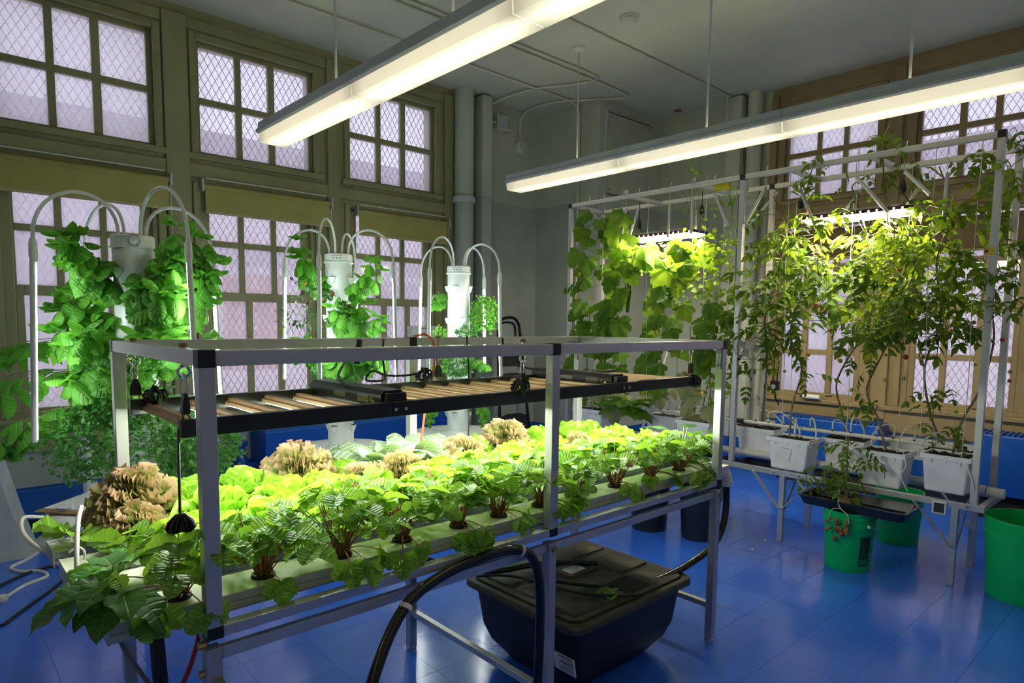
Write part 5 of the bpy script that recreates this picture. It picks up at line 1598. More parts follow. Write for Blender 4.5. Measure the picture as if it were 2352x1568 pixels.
M_STRAW = [leaf_mesh('leaf', 'leaf_strawberry', lambda v: max(0.05, 0.92 * S(0.06 + 0.86 * v ** 0.9) ** 0.75), 4, 10, fold=0.22, droop=0.12 + 0.14 * k, serr=0.08, rnd=0.014, seed=k) for k in range(3)]
M_BUTTER = [leaf_mesh('leaf', 'leaf_butter', lambda v: 0.22 + 1.05 * S(0.02 + v * 0.80) ** 0.9, 8, 7, cup=0.30, droop=-0.25 + 0.25 * k, wave=0.10, wn=1.3 + 0.3 * k, rnd=0.035, seed=10 + k) for k in range(3)]
def frilly(seed):
    """fan-shaped leaf whose margin is gathered into tight ruffles"""
    r = random.Random(seed)
    nu, nv = 18, 7
    vs, fs = [], []
    ph = r.uniform(0, 6)
    for j in range(nv + 1):
        v = j / nv
        for i in range(nu + 1):
            u = 2.0 * i / nu - 1
            w_ = 0.16 + 0.95 * v
            a = u * 0.75
            rr = v * (1 - 0.12 * u * u)
            amp = 0.10 * v ** 2.0
            z = -0.12 * v * v + amp * (1.5 if i % 2 else -1.5) * r.uniform(0.5, 1.2) + 0.10 * v * math.sin(3.1 * u + ph)
            rr += amp * r.uniform(-0.5, 0.5) + (0.05 if i % 4 < 2 else -0.02) * v ** 3
            vs.append((math.sin(a) * w_ * 0.55 * (0.5 + rr) + r.uniform(-0.02, 0.02) * v, rr, z))
    for j in range(nv):
        for i in range(nu):
            a = j * (nu + 1) + i
            fs.append((a, a + 1, a + nu + 2, a + nu + 1))
    return MB().add(vs, fs).mesh('leaf', 'leaf_lollo', smooth=True)
M_LOLLO = [frilly(20 + k) for k in range(4)]
M_TATSOI = [leaf_mesh('leaf', 'leaf_tatsoi', lambda v: max(0.05, 1.0 * S(0.05 + 0.87 * v ** 0.75) ** 0.55), 6, 8, cup=-0.16, droop=0.2 + 0.15 * k, wave=0.05, wn=2, rnd=0.02, seed=30 + k) for k in range(2)]
M_CHARD = [leaf_mesh('leaf', 'leaf_chard', ov(0.74, 0.8, 0.6), 4, 9, fold=0.12, droop=0.3 + 0.2 * k, wave=0.06, wn=2.5, rnd=0.015, seed=40 + k) for k in range(2)]
M_BASIL = [leaf_mesh('leaf', 'leaf_basil', ov(0.84, 0.75, 0.55), 4, 6, cup=-0.36, droop=0.30 + 0.15 * k, rnd=0.012, seed=50 + k) for k in range(3)]
M_PEPPER = [leaf_mesh('leaf', 'leaf_pepper', ov(0.60, 0.8, 0.75), 4, 6, cup=-0.10, fold=0.06, droop=0.35, wave=0.03, rnd=0.01, seed=60 + k) for k in range(2)]
M_PEA = [leaf_mesh('leaf', 'leaf_pea', ov(0.95, 0.9, 0.6), 4, 4, cup=0.15, droop=0.15, rnd=0.03, seed=70 + k) for k in range(2)]

def palmate(name, mat, seed):
    r = random.Random(seed)
    out = [(0.03, 0.04), (0.22, -0.10), (0.42, 0.00), (0.52, 0.14), (0.40, 0.28), (0.50, 0.42), (0.46, 0.60), (0.28, 0.64), (0.24, 0.80), (0.10, 0.92), (0.0, 1.0)]
    pts = [(x, y) for x, y in out] + [(-x, y) for x, y in reversed(out[:-1])]
    vs = [(0, 0.12, 0.05)]
    n = len(pts)
    for f in (0.5, 1.0):
        for x, y in pts:
            px, py = x * f, 0.12 + (y - 0.12) * f
            rr = math.hypot(px, py - 0.12)
            vs.append((px, py, -0.30 * rr * rr + 0.06 * math.sin(7 * math.atan2(px, py)) * f + r.uniform(-0.02, 0.02)))
    fs = [(0, 1 + i, 1 + (i + 1) % n) for i in range(n - 1)]
    for i in range(n - 1):
        fs.append((1 + i, 1 + n + i, 1 + n + i + 1, 1 + i + 1))
    return MB().add(vs, fs).mesh(name, mat, smooth=True)
M_CUKE = [palmate('leaf', 'leaf_cucumber', 80), palmate('leaf', 'leaf_cucumber', 81)]
M_CUKEP = [palmate('leaf', 'leaf_cucumber_pale', 82)]

def frond(name, mat, seed, n=3, droop=0.5):
    """compound tomato leaf: paired lobed leaflets along a rib"""
    r = random.Random(seed)
    mb = MB()
    def sub(p, ax, ln, wd):
        ax = V(ax).normalized()
        sd = ax.cross(V((0, 0, 1))).normalized()
        rows = [(0, 0.05), (0.22, 0.75), (0.42, 0.62), (0.62, 0.85), (0.82, 0.4), (1.0, 0.03)]
        vs = []
        for v, w_ in rows:
            c = V(p) + ax * (ln * v) + V((0, 0, -0.35 * ln * v * v))
            for u in (-1, 0, 1):
                vs.append(tuple(c + sd * (u * wd * w_ / 2) + V((0, 0, 0.10 * wd * abs(u) + r.uniform(-0.01, 0.01)))))
        fs = []
        for j in range(len(rows) - 1):
            for i in range(2):
                a = j * 3 + i
                fs.append((a, a + 1, a + 4, a + 3))
        mb.add(vs, fs)
    for k in range(n):
        v = 0.28 + 0.46 * k / max(1, n - 1)
        p = (0, v, -droop * v * v)
        ln = 0.36 - 0.05 * k + r.uniform(-0.04, 0.04)
        for s in (-1, 1):
            sub(p, (s * 0.9, 0.45 + r.uniform(-.2, .2), -0.25), ln, ln * 0.62)
    sub((0, 0.74, -droop * 0.55), (0.0, 1, -0.5), 0.34, 0.24)
    mb.tube([(0, 0, 0), (0, 0.4, -droop * 0.16), (0, 0.76, -droop * 0.57)], 0.012, 3, caps=False)
    return mb.mesh(name, mat, smooth=True)
M_TOM = [frond('leaf', 'leaf_tomato', 90 + k, 3, 0.35 + 0.2 * k) for k in range(3)]

def pl(me, root, wpos, d, n, s):
    return place(me, root, V(wpos) - root.location, d, n, s, 'leaf')

def sph(az, el):
    return V((math.cos(az) * math.cos(el), math.sin(az) * math.cos(el), math.sin(el)))

def strawberry(x, y, z, label, seed, n=13, reach=0.17, hang=2, size=0.068):
    r = random.Random(seed)
    root = thing('strawberry_plant', label, 'strawberry plant', (x, y, z), 'strawberry plants on the bench')
    MB().lathe((x, y, z), [(0.030, -0.004), (0.030, 0.008), (0.024, 0.009), (0.022, 0.002)], 14).build('net_pot', 'black_plastic', root)
    st = MB()
    for k in range(n + hang):
        hanging = k >= n
        az = 2.399 * k + r.uniform(-0.4, 0.4)
        el = r.uniform(0.9, 1.45) if (k % 4 or math.sin(az) < -0.75) else r.uniform(0.35, 0.75)
        ln = reach * r.uniform(0.7, 1.12)
        if hanging:
            az = -PI / 2 + r.uniform(-1.0, 1.0)
            el = r.uniform(0.25, 0.6)
            ln = r.uniform(0.075, 0.105)
        out = V((math.cos(az), math.sin(az), 0))
        p0 = V((x, y, z + 0.006)) + out * r.uniform(0.004, 0.018)
        d0 = sph(az, el)
        p1 = p0 + V((0, 0, ln * 0.45)) + out * ln * 0.12
        p2 = p0 + d0 * ln + (out * ln * 0.1 if not hanging else out * 0.02 - V((0, 0, 0.035)))
        st.tube(arc(p0, p1, p2, 5), 0.0024, 4, 0.0016, caps=False)
        tilt = r.uniform(-0.5, 0.35) if not hanging else r.uniform(-1.35, -0.8)
        s = size * r.uniform(0.75, 1.2)
        for b in (0, 1, -1):
            a2 = az + b * r.uniform(1.1, 1.5)
            d = sph(a2, (tilt if b == 0 else tilt * 0.5) + r.uniform(-0.2, 0.25))
            nn = V((0, 0, 1)) + out * (0.35 if not hanging else 1.0) + V((r.uniform(-.45, .45), r.uniform(-.45, .45), 0))
            pl(r.choice(M_STRAW), root, p2, d, nn, s * (1.0 if b == 0 else 0.92))
    for k in range(16):
        az = r.uniform(0, 6.28)
        d0 = sph(az, r.uniform(0.9, 1.4))
        p0 = V((x + 0.014 * math.cos(az), y + 0.014 * math.sin(az), z + 0.004))
        st.tube([p0, p0 + d0 * 0.05, p0 + d0 * r.uniform(0.07, 0.12)], 0.0024, 4, 0.001, caps=False)
    st.build('petioles', 'stem_red', root, smooth=True)
    return root

def butterhead(x, y, z, label, seed, rad=0.115, n=24):
    r = random.Random(seed)
    root = thing('butterhead_lettuce', label, 'lettuce', (x, y, z), 'green butterhead lettuces on the bench')
    MB().lathe((x, y, z), [(0.020, -0.002), (0.024, 0.02), (0.012, 0.05)], 10).build('stalk', 'stem_pale', root, smooth=True)
    for k in range(n):
        f = k / (n - 1)
        az = 2.399 * k + r.uniform(-0.25, 0.25)
        el = 1.35 - 1.15 * f ** 0.9 + r.uniform(-0.12, 0.12)
        ln = rad * (0.62 + 0.42 * f) * r.uniform(0.9, 1.1)
        p = V((x + 0.012 * f * math.cos(az), y + 0.012 * f * math.sin(az), z + 0.045 * (1 - f) + 0.015))
        out = V((math.cos(az), math.sin(az), 0))
        d = sph(az, el)
        nn = V((0, 0, 1)) * (0.35 + f) - out * (1 - f)
        s = ln * r.uniform(0.95, 1.1)
        pl(M_BUTTER[2 if f > 0.6 else (1 if f > 0.3 else 0)], root, p, d, nn, (s * 1.05, s, s))
    return root

def lollo(x, y, z, label, seed, rad=0.12, n=58, hgt=1.0):
    r = random.Random(seed)
    root = thing('frilly_lettuce', label, 'lettuce', (x, y, z), 'frilly red lettuces on the bench')
    MB().lathe((x, y, z), [(0.020, -0.002), (0.022, 0.03), (0.010, 0.07)], 10).build('stalk', 'stem_pale', root, smooth=True)
    for k in range(n):
        f = k / (n - 1)
        az = 2.399 * k + r.uniform(-0.3, 0.3)
        el = 1.45 - 1.25 * f + r.uniform(-0.1, 0.1)
        p = V((x, y, z + 0.02 + 0.03 * (1 - f)))
        out = V((math.cos(az), math.sin(az), 0))
        s = rad * r.uniform(0.86, 1.14)
        pl(r.choice(M_LOLLO), root, p, sph(az, el) * V((1, 1, hgt)).length, V((0, 0, 1)) - out * (1 - f) * 1.2, (s * 0.55, s, s * 0.75))
    return root

def tatsoi(x, y, z, label, seed, n=15, ln0=0.15):
    r = random.Random(seed)
    root = thing('tatsoi', label, 'leafy green', (x, y, z), 'large puckered greens on the bench')
    st = MB()
    for k in range(n):
        f = k / (n - 1)
        az = 2.399 * k + r.uniform(-0.3, 0.3)
        el = 1.3 - 0.8 * f + r.uniform(-0.1, 0.1)
        ln = 0.09 + 0.05 * f
        out = V((math.cos(az), math.sin(az), 0))
        p0 = V((x, y, z + 0.005))
        p2 = p0 + sph(az, el) * ln
        st.tube(arc(p0, p0 + V((0, 0, ln * 0.5)) + out * 0.02, p2, 4), 0.007, 5, 0.004, caps=False)
        s = ln0 * r.uniform(0.75, 1.05) * (0.7 + 0.3 * f)
        d = sph(az, el * 0.75 - 0.1)
        pl(r.choice(M_TATSOI), root, p2 - sph(az, el) * 0.012, d, V((0, 0, 1)) + out * 0.2 - V((0, 0.35, 0)), (s * 0.95, s, s))
    st.build('leaf_stalks', 'stem_pale', root, smooth=True)
    return root

def chard(x, y, z, label, seed, n=12, ln0=0.2, lean=(0, 0, 0), me=None, nm='chard_plant', cat='chard', spread=1.0, arcaz=None):
    r = random.Random(seed)
    root = thing(nm, label, cat, (x, y, z))
    st = MB()
    for k in range(n):
        f = k / (n - 1)
        az = 2.399 * k + r.uniform(-0.3, 0.3) if arcaz is None else arcaz[0] + (arcaz[1] - arcaz[0]) * f + r.uniform(-0.15, 0.15)
        el = r.uniform(0.25, 1.2)
        ln = r.uniform(0.05, 0.11) * spread
        out = V((math.cos(az), math.sin(az), 0))
        p0 = V((x, y, z + 0.005))
        p2 = p0 + sph(az, el) * ln + V(lean) * ln
        st.tube(arc(p0, p0 + sph(az, 1.2) * ln * 0.6, p2, 3), 0.004, 5, 0.003, caps=False)
        s = ln0 * r.uniform(0.7, 1.1)
        pl(r.choice(me or M_CHARD), root, p2, sph(az, el - 0.75), V((0, 0, 1)) + out * 0.4, s)
    st.build('leaf_stalks', 'stem_green', root, smooth=True)
    return root

def basil_branch(st, root, pts, r, size, mesh, nodes=5, stem=0.0025, flop=0.0, top=True):
    P = spline(pts, 4)
    st.tube(P, stem, 4, stem * 0.5, caps=False)
    m = len(P)
    for k in range(nodes):
        t = 0.18 + 0.78 * k / max(1, nodes - 1)
        i = min(m - 2, int(t * (m - 1)))
        p = P[i]
        ax = (P[i + 1] - P[i]).normalized()
        s1 = ax.cross(V((r.uniform(-1, 1), r.uniform(-1, 1), r.uniform(-1, 1)))).normalized()
        if k % 2:
            s1 = ax.cross(s1)
        for sg in (1, -1):
            d = (s1 * sg + ax * 0.35 + V((0, 0, -0.55 - flop))).normalized()
            s = size * r.uniform(0.7, 1.25)
            nn = ax * 0.6 + V((0, 0, 0.8)) + V((-0.3, -0.45, 0))
            pl(r.choice(mesh), root, p + d * 0.008, d, nn, s)
    if top:
        ax = (P[-1] - P[-2]).normalized()
        for q in range(4):
            d = (ax + sph(q * PI / 2 + r.uniform(0, 1), 0.2) * 0.9 + V((0, 0, -flop * 0.5))).normalized()
            pl(r.choice(mesh), root, P[-1], d, V((0, 0, 1)) + ax * 0.3, size * r.uniform(0.55, 0.9))

def basil(x, y, z, az, label, seed, nb=4, ln=0.24, size=0.075, rise=0.5, nodes=4, group='basil plants on the towers', mesh=None, nm='basil_plant', cat='basil', fan=0.9, sag=0.0):
    r = random.Random(seed)
    root = thing(nm, label, cat, (x, y, z), group)
    st = MB()
    out = V((math.cos(az), math.sin(az), 0))
    for b in range(nb):
        a2 = az + (r.uniform(-fan, fan) if nb > 1 else 0)
        o2 = V((math.cos(a2), math.sin(a2), 0))
        l2 = ln * r.uniform(0.7, 1.2)
        p0 = V((x, y, z))
        up_ = rise * r.uniform(0.4, 1.3)
        p1 = p0 + o2 * l2 * 0.45 + V((0, 0, l2 * 0.35 * up_))
        p2 = p0 + o2 * l2 * 0.75 + V((0, 0, l2 * up_ * 0.9 - sag * l2))
        basil_branch(st, root, [p0, p1, p2], r, size, mesh or M_BASIL, nodes, flop=0.1 + sag)
    st.build('stems', 'stem_green', root, smooth=True)
    return root

def bush(x, y, z, rx, ry, rz, n, size, mat, label, seed, nm, cat, group=None, stems=20, droop=0.0, stem_mat='stem_green'):
    """dense small-leaved herb: uncountable leaves in one part, a few stems"""
    r = random.Random(seed)
    root = thing(nm, label, cat, (x, y, z), group)
    st = MB()
    mb = MB()
    tips = []
    for k in range(stems):
        az, el = r.uniform(0, 6.28), r.uniform(-0.6, 1.4)
        d = sph(az, el)
        tip = V((x + d.x * rx, y + d.y * ry, z + d.z * rz - droop * rz * r.random()))
        pts = arc((x, y, z - rz * 0.3), (x + d.x * rx * 0.5, y + d.y * ry * 0.5, z + rz * 0.35), tip, 4)
        st.tube(pts, 0.0016, 3, 0.001, caps=False)
    st.build('stems', stem_mat, root, smooth=True)
    for k in range(n):
        az, el = r.uniform(0, 6.28), math.asin(r.uniform(-0.95, 1.0))
        q = r.uniform(0.55, 1.05) ** 0.6
        d = sph(az, el)
        lump = 1 + 0.16 * math.sin(az * 5 + el * 3) + 0.1 * math.sin(az * 11 + el * 7)
        p = V((x + d.x * rx * q * lump, y + d.y * ry * q * lump, z + d.z * rz * q * lump))
        ax = (d + V((r.uniform(-1, 1), r.uniform(-1, 1), r.uniform(-1, 0.7)))).normalized()
        s1 = ax.cross(V((r.uniform(-1, 1), r.uniform(-1, 1), r.uniform(-1, 1)))).normalized()
        n_ = s1.cross(ax)
        s = size * r.uniform(0.6, 1.3)
        mb.add([tuple(p), tuple(p + ax * s * 0.5 + s1 * s * 0.36 + n_ * s * 0.08), tuple(p + ax * s - n_ * s * 0.15), tuple(p + ax * s * 0.5 - s1 * s * 0.36 + n_ * s * 0.08)], [(0, 1, 2), (0, 2, 3)])
    stuff(mb.build('foliage', mat, root, smooth=False))
    return root

# ------------------------------------------------------------------ bench, front row
TOP = CZ1
front = [(0.425, 2), (0.63, 0), (0.853, 2), (1.055, 1), (1.27, 2), (1.445, 1), (1.645, 2), (1.845, 0), (2.08, 1), (2.32, 2), (2.545, 2)]
for k, (x, hg) in enumerate(front):
    strawberry(x, 1.645, TOP, 'strawberry plant, %s from the left along the front channel' % ORD[k], 100 + k, n=23 + (k % 3), hang=hg + 1, reach=0.148 + 0.012 * (k % 3), size=0.060)
chard(0.31, 1.66, TOP, 'dark leafy chard sprawling over the left end of the bench', 5, n=13, ln0=0.105, arcaz=(1.6, 4.9), spread=1.0)
second = [0.96, 1.165, 1.37, 1.56, 1.755, 1.97, 2.20, 2.43]
for k, x in enumerate(second):
    strawberry(x, 1.855, TOP, 'strawberry plant, %s from the left in the second channel' % ORD[k], 140 + k, n=16, hang=0, reach=0.145, size=0.062)
chard(0.34, 1.87, TOP, 'small pak choi with glossy leaves at the left of the second channel', 6, n=9, ln0=0.10, spread=0.7, nm='pak_choi', cat='pak choi', arcaz=(1.0, 5.5))
chard(0.315, 2.24, TOP, 'pale spinach rosette at the rear left corner of the bench', 9, n=9, ln0=0.075, spread=0.5, nm='spinach', cat='spinach', me=M_BUTTER)
chard(2.62, 1.70, TOP, 'dark chard at the right end of the front channel', 7, n=9, ln0=0.16, nm='chard_plant', cat='chard', arcaz=(-1.2, 1.6))
k = 0
for x, y, rd in ((0.545, 1.86, 0.11), (0.745, 1.86, 0.12), (0.66, 2.07, 0.125), (0.865, 2.06, 0.125), (0.64, 2.265, 0.12), (0.805, 2.27, 0.12), (1.0, 2.07, 0.115), (1.18, 2.265, 0.10), (1.50, 2.06, 0.10), (1.83, 2.265, 0.125), (1.90, 2.06, 0.12), (2.10, 2.06, 0.12), (2.27, 2.265, 0.13), (2.45, 2.06, 0.125), (2.48, 2.265, 0.13), (2.62, 2.06, 0.12), (2.63, 2.265, 0.11), (2.62, 1.88, 0.11)):
    row = 'second' if y < 1.95 else ('third' if y < 2.15 else 'rear')
    butterhead(x, y, TOP, None, 200 + k, rd)['_tmp'] = 1
    k += 1
heads = [o for o in col.objects if o.name.startswith('butterhead_lettuce')]
for row, y0, y1 in (('second', 1.8, 1.95), ('third', 1.95, 2.15), ('rear', 2.15, 2.4)):
    hs_ = sorted([o for o in heads if y0 < o.location.y < y1], key=lambda o: o.location.x)
    for i, o in enumerate(hs_):
        o['label'] = 'green butterhead lettuce, %s from the left in the %s channel' % (ORD[i], row)
        del o['_tmp']
lollo(0.47, 2.255, TOP + 0.01, 'frilly red lettuce at the left end of the rear channel', 301, 0.135)
lollo(0.44, 2.06, TOP, 'small frilly red lettuce at the left of the third channel', 308, 0.09, 40)
lollo(1.02, 2.285, TOP + 0.01, 'large frilly red lettuce left of the white-veined greens', 302, 0.145)
lollo(1.165, 2.06, TOP, 'low frilly red lettuce in front of the white-veined greens', 303, 0.105, 46)
lollo(1.325, 2.07, TOP, 'frilly red lettuce just right of the low one in the third channel', 304, 0.115, 48)
lollo(1.70, 2.17, TOP, 'frilly orange-red lettuce right of the white-veined greens', 305, 0.12)
lollo(2.045, 2.285, TOP + 0.01, 'tall frilly red lettuce near the middle rear of the bench', 306, 0.135)
lollo(2.29, 2.05, TOP, 'flat frilly red lettuce behind the middle front post', 307, 0.095, 40)
tatsoi(1.37, 2.28, TOP + 0.03, 'large white-veined puckered greens, left one of the pair', 401, 18, 0.155)
tatsoi(1.555, 2.29, TOP + 0.03, 'large white-veined puckered greens, right one of the pair', 402, 18, 0.16)
chard(2.80, 1.80, TOP + 0.0, 'dark pepper plant with drooping leaves at the right bench end', 8, n=24, ln0=0.12, me=M_PEPPER, nm='pepper_plant', cat='pepper plant', spread=1.5, arcaz=(-1.6, 1.7))

# leaf left on the tote lid
for q in range(3):
    pl(M_STRAW[0], root_leaf if False else [o for o in col.objects if o.name == 'fallen_leaf'][0], V((2.06, 1.635, 0.389)), sph(0.6 + q * 1.6, 0.05), V((0, 0, 1)), 0.06)

# ------------------------------------------------------------------ left tower
tx, ty = TOWERS[0][0], TOWERS[0][1]
def around(tx, ty, lat, dep, z):
    p = V((tx, ty, 0)) + LAT * lat + DEP * dep
    return p.x, p.y, z, math.atan2(p.y - ty, p.x - tx)
spec = [(-0.06, -0.06, 1.66, 'upper left of the left tower', 6, 0.26, 0.7), (-0.10, 0.0, 1.48, 'left side of the left tower, above the light stick', 6, 0.28, 0.5), (-0.07, -0.07, 1.34, 'front left of the left tower', 6, 0.28, 0.4),
        (0.085, -0.05, 1.60, 'upper front of the left tower', 5, 0.20, 0.5), (0.10, 0.0, 1.70, 'upper right of the left tower', 5, 0.28, 0.6), (0.09, -0.03, 1.50, 'right side of the left tower', 6, 0.30, 0.6),
        (0.07, -0.07, 1.36, 'front right of the left tower', 6, 0.26, 0.3), (0.10, 0.02, 1.32, 'lower right of the left tower', 5, 0.28, 0.3), (-0.08, -0.03, 1.20, 'lower left of the left tower', 5, 0.26, 0.2), (0.0, -0.10, 1.22, 'lower front of the left tower', 4, 0.2, 0.1), (0.09, 0.05, 1.56, 'back right of the left tower', 5, 0.34, 0.5)]
for k, (la, de, z, lab, nb, ln, rise) in enumerate(spec):
    x, y, z, az = around(tx, ty, la, de, z)
    basil(x, y, z, az, 'bushy basil growing at the ' + lab, 500 + k, nb, ln, 0.092, rise, 5)
for k, (z, ln, lab) in enumerate(((1.42, 0.95, 'upper long basil sprig reaching to the left edge'), (1.26, 0.95, 'middle long basil sprig reaching to the left edge'), (1.10, 0.62, 'lowest basil sprig dangling by the left light stick'))):
    x, y, z, az = around(tx, ty, -0.09, 0.03 - 0.03 * k, z)
    basil(x, y, z, az + 0.15, lab, 520 + k, 3, ln, 0.092, -0.08, 6, fan=0.22, sag=0.05 + 0.08 * k)
for k, (la, de, z, rx, rz, lab) in enumerate(((-0.16, -0.05, 0.93, 0.20, 0.17, 'bushy small-leaved mint at the left tower foot, left clump'), (0.10, -0.10, 0.94, 0.20, 0.16, 'bushy small-leaved mint at the left tower foot, middle clump'), (0.28, 0.0, 0.92, 0.16, 0.15, 'bushy small-leaved oregano at the left tower foot, right clump'), (0.0, -0.08, 1.12, 0.16, 0.1, 'fine trailing mint just above the left tower foot'))):
    x, y, z, az = around(tx, ty, la, de, z)
    bush(x, y, z, rx, rx, rz, 1500, 0.026, 'leaf_small', lab, 540 + k, 'mint_plant' if k != 2 else 'oregano_plant', 'herb', 'small-leaved herbs at the left tower foot', droop=0.5)

# ------------------------------------------------------------------ middle tower
tx, ty = TOWERS[1][0], TOWERS[1][1]
spec = [(-0.10, -0.02, 1.72, 'upper left of the middle tower', 4, 0.26, 0.7, 0.085), (0.09, 0.0, 1.70, 'upper right of the middle tower', 4, 0.28, 0.5, 0.085), (0.06, -0.08, 1.50, 'front of the middle tower', 4, 0.16, 0.3, 0.1),
        (0.10, -0.03, 1.40, 'right side of the middle tower', 6, 0.28, 0.4, 0.09), (0.09, 0.03, 1.20, 'lower right of the middle tower', 6, 0.28, 0.2, 0.09), (-0.10, -0.02, 1.22, 'lower left of the middle tower', 6, 0.26, 0.3, 0.085),
        (0.0, -0.10, 1.18, 'lower front of the middle tower', 6, 0.2, 0.3, 0.09), (0.10, -0.02, 0.98, 'foot of the middle tower, drooping on its right', 4, 0.18, -0.3, 0.085)]
for k, (la, de, z, lab, nb, ln, rise, sz) in enumerate(spec):
    x, y, z, az = around(tx, ty, la, de, z)
    basil(x, y, z, az, 'basil growing at the ' + lab, 600 + k, nb, ln, sz, rise + 0.25, 4, sag=0.05, fan=1.2)

def marigold(x, y, z, az, label, seed, nfl=4, ln=0.2, rust=True):
    r = random.Random(seed)
    root = thing('marigold_plant', label, 'flower', (x, y, z), 'marigolds on the middle tower')
    st = MB()
    for k in range(nfl + 3):
        a2 = az + r.uniform(-1.1, 1.1)
        d = sph(a2, r.uniform(-0.2, 1.1))
        p2 = V((x, y, z)) + d * ln * r.uniform(0.6, 1.2)
        basil_branch(st, root, [(x, y, z), V((x, y, z)) + d * ln * 0.4 + V((0, 0, 0.03)), p2], r, 0.032, M_PEPPER, 5, 0.0016)
        if k < nfl:
            fl = MB()
            up_ = (d + V((0, -0.5, 0.4))).normalized()
            s1 = up_.cross(V((0.3, 0.2, 1))).normalized()
            s2 = up_.cross(s1)
            for q in range(9):
                a = q * 6.283 / 9
                dd = s1 * math.cos(a) + s2 * math.sin(a)
                sd = up_.cross(dd)
                fl.add([tuple(p2), tuple(p2 + dd * 0.010 + sd * 0.005), tuple(p2 + dd * 0.017 + up_ * 0.003), tuple(p2 + dd * 0.010 - sd * 0.005)], [(0, 1, 2, 3)])
            fl.ball(p2 + up_ * 0.003, 0.006, 6, 4)
            fl.build('flower', 'petal_rust' if (rust and k % 2 == 0) else 'petal_yellow', root)
    st.build('stems', 'stem_green', root, smooth=True)
    return root
for k, (la, de, z, lab, nf, ln) in enumerate(((-0.06, -0.08, 1.66, 'rust-flowered marigold behind the dark light stick', 5, 0.22), (0.02, -0.10, 1.52, 'rust-flowered marigold on the front of the middle tower', 3, 0.18), (-0.10, -0.03, 1.45, 'trailing marigold on the left of the middle tower', 4, 0.30), (0.03, -0.09, 0.90, 'yellow-flowered marigold at the middle tower foot', 4, 0.14), (-0.09, -0.04, 0.98, 'straggling marigold hanging low on the left of the middle tower', 2, 0.26))):
    x, y, z, az = around(tx, ty, la, de, z)
    marigold(x, y, z, az, lab, 630 + k, nf, ln, k != 3)

# ------------------------------------------------------------------ right tower
tx, ty = TOWERS[2][0], TOWERS[2][1]
x, y, z, az = around(tx, ty, -0.10, 0.02, 1.72)
basil(x, y, z, az, 'pale green leafy lettuce hanging at the upper left of the right tower', 700, 4, 0.13, 0.085, 0.1, 4, sag=0.5)
for k, (la, de, z, rx, rz, mt_, nm, lab) in enumerate(((0.20, -0.02, 1.56, 0.10, 0.13, 'leaf_herb', 'parsley_plant', 'bright bushy parsley on the right of the right tower'), (0.01, -0.13, 1.20, 0.11, 0.11, 'leaf_small', 'thyme_plant', 'small dark thyme clump on the front of the right tower'), (0.07, -0.10, 1.42, 0.07, 0.05, 'leaf_small', 'thyme_plant', 'thin thyme sprigs just above the bench rail on the right tower'), (-0.14, 0.0, 1.38, 0.05, 0.08, 'leaf_herb', 'parsley_plant', 'small parsley tuft on the left of the right tower'))):
    x, y, z, az = around(tx, ty, la, de, z)
    bush(x, y, z, rx, rx, rz, 1100 if k < 2 else 260, 0.022, mt_, lab, 710 + k, nm, 'herb', 'herbs on the right tower')
for k, (la, de, z, lab) in enumerate(((0.10, -0.04, 0.93, 'stringy greens drooping at the right tower foot, right side'), (-0.10, -0.02, 0.92, 'stringy greens drooping at the right tower foot, left side'), (0.09, 0.0, 1.20, 'light greens low on the right of the right tower'), (-0.10, -0.03, 1.16, 'light greens low on the left of the right tower'))):
    x, y, z, az = around(tx, ty, la, de, z)
    basil(x, y, z, az, lab, 730 + k, 4, 0.17, 0.05, -0.7 if k < 2 else 0.2, 4, group='drooping greens on the right tower', nm='leafy_green', cat='leafy green', sag=0.3)

# ------------------------------------------------------------------ cucumbers
def cucumber(x, y, label, seed, path, n, size=(0.10, 0.16), pale=0, fruits=()):
    r = random.Random(seed)
    root = thing('cucumber_vine', label, 'cucumber', (x, y, 0.70), 'cucumber vines on the trellis')
    P = spline(path, 8)
    st = MB().tube(P, 0.0055, 6, 0.003)
    m = len(P)
    for k in range(n):
        t = 0.06 + 0.92 * (k + r.uniform(-0.3, 0.3)) / n
        i = max(0, min(m - 2, int(t * (m - 1))))
        p = P[i]
        az = r.choice((PI, PI * 1.15, -PI / 2, PI / 2, PI * 0.8)) + r.uniform(-0.6, 0.6)
        ln = r.uniform(0.06, 0.15)
        q = p + sph(az, r.uniform(0.0, 0.7)) * ln
        st.tube(arc(p, p + V((0, 0, ln * 0.5)), q, 3), 0.0025, 4, caps=False)
        d = sph(az + r.uniform(-0.5, 0.5), r.uniform(-1.25, -0.3))
        nn = V((-0.75, -0.55, 0.5)) + V((r.uniform(-.6, .6), r.uniform(-.6, .6), r.uniform(-.3, .4)))
        s = r.uniform(*size)
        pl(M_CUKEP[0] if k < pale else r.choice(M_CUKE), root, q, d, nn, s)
    st.build('vine_stem', 'stem_green', root, smooth=True)
    for fx, fy, fz, fl, fr in fruits:
        pts = spline([(fx, fy, fz), (fx + 0.01, fy, fz - fl * 0.35), (fx + 0.012, fy + 0.01, fz - fl * 0.7), (fx, fy + 0.005, fz - fl)], 4)
        MB().tube(pts, fr, 8).build('cucumber_fruit', 'cucumber_green', root, smooth=True)
    for k in range(5):
        t = r.uniform(0.2, 0.9)
        p = P[int(t * (m - 1))] + V((-0.06, r.uniform(-0.1, 0.1), r.uniform(-0.03, 0.03)))
        fl = MB()
        for q in range(5):
            a = q * 6.283 / 5
            dd = V((-0.5, math.cos(a), math.sin(a)))
            s2 = V((0, -math.sin(a), math.cos(a)))
            fl.add([tuple(p), tuple(p + dd * 0.010 + s2 * 0.007), tuple(p + dd * 0.018), tuple(p + dd * 0.010 - s2 * 0.007)], [(0, 1, 2, 3)])
        fl.build('flower', 'petal_yellow', root)
    return root
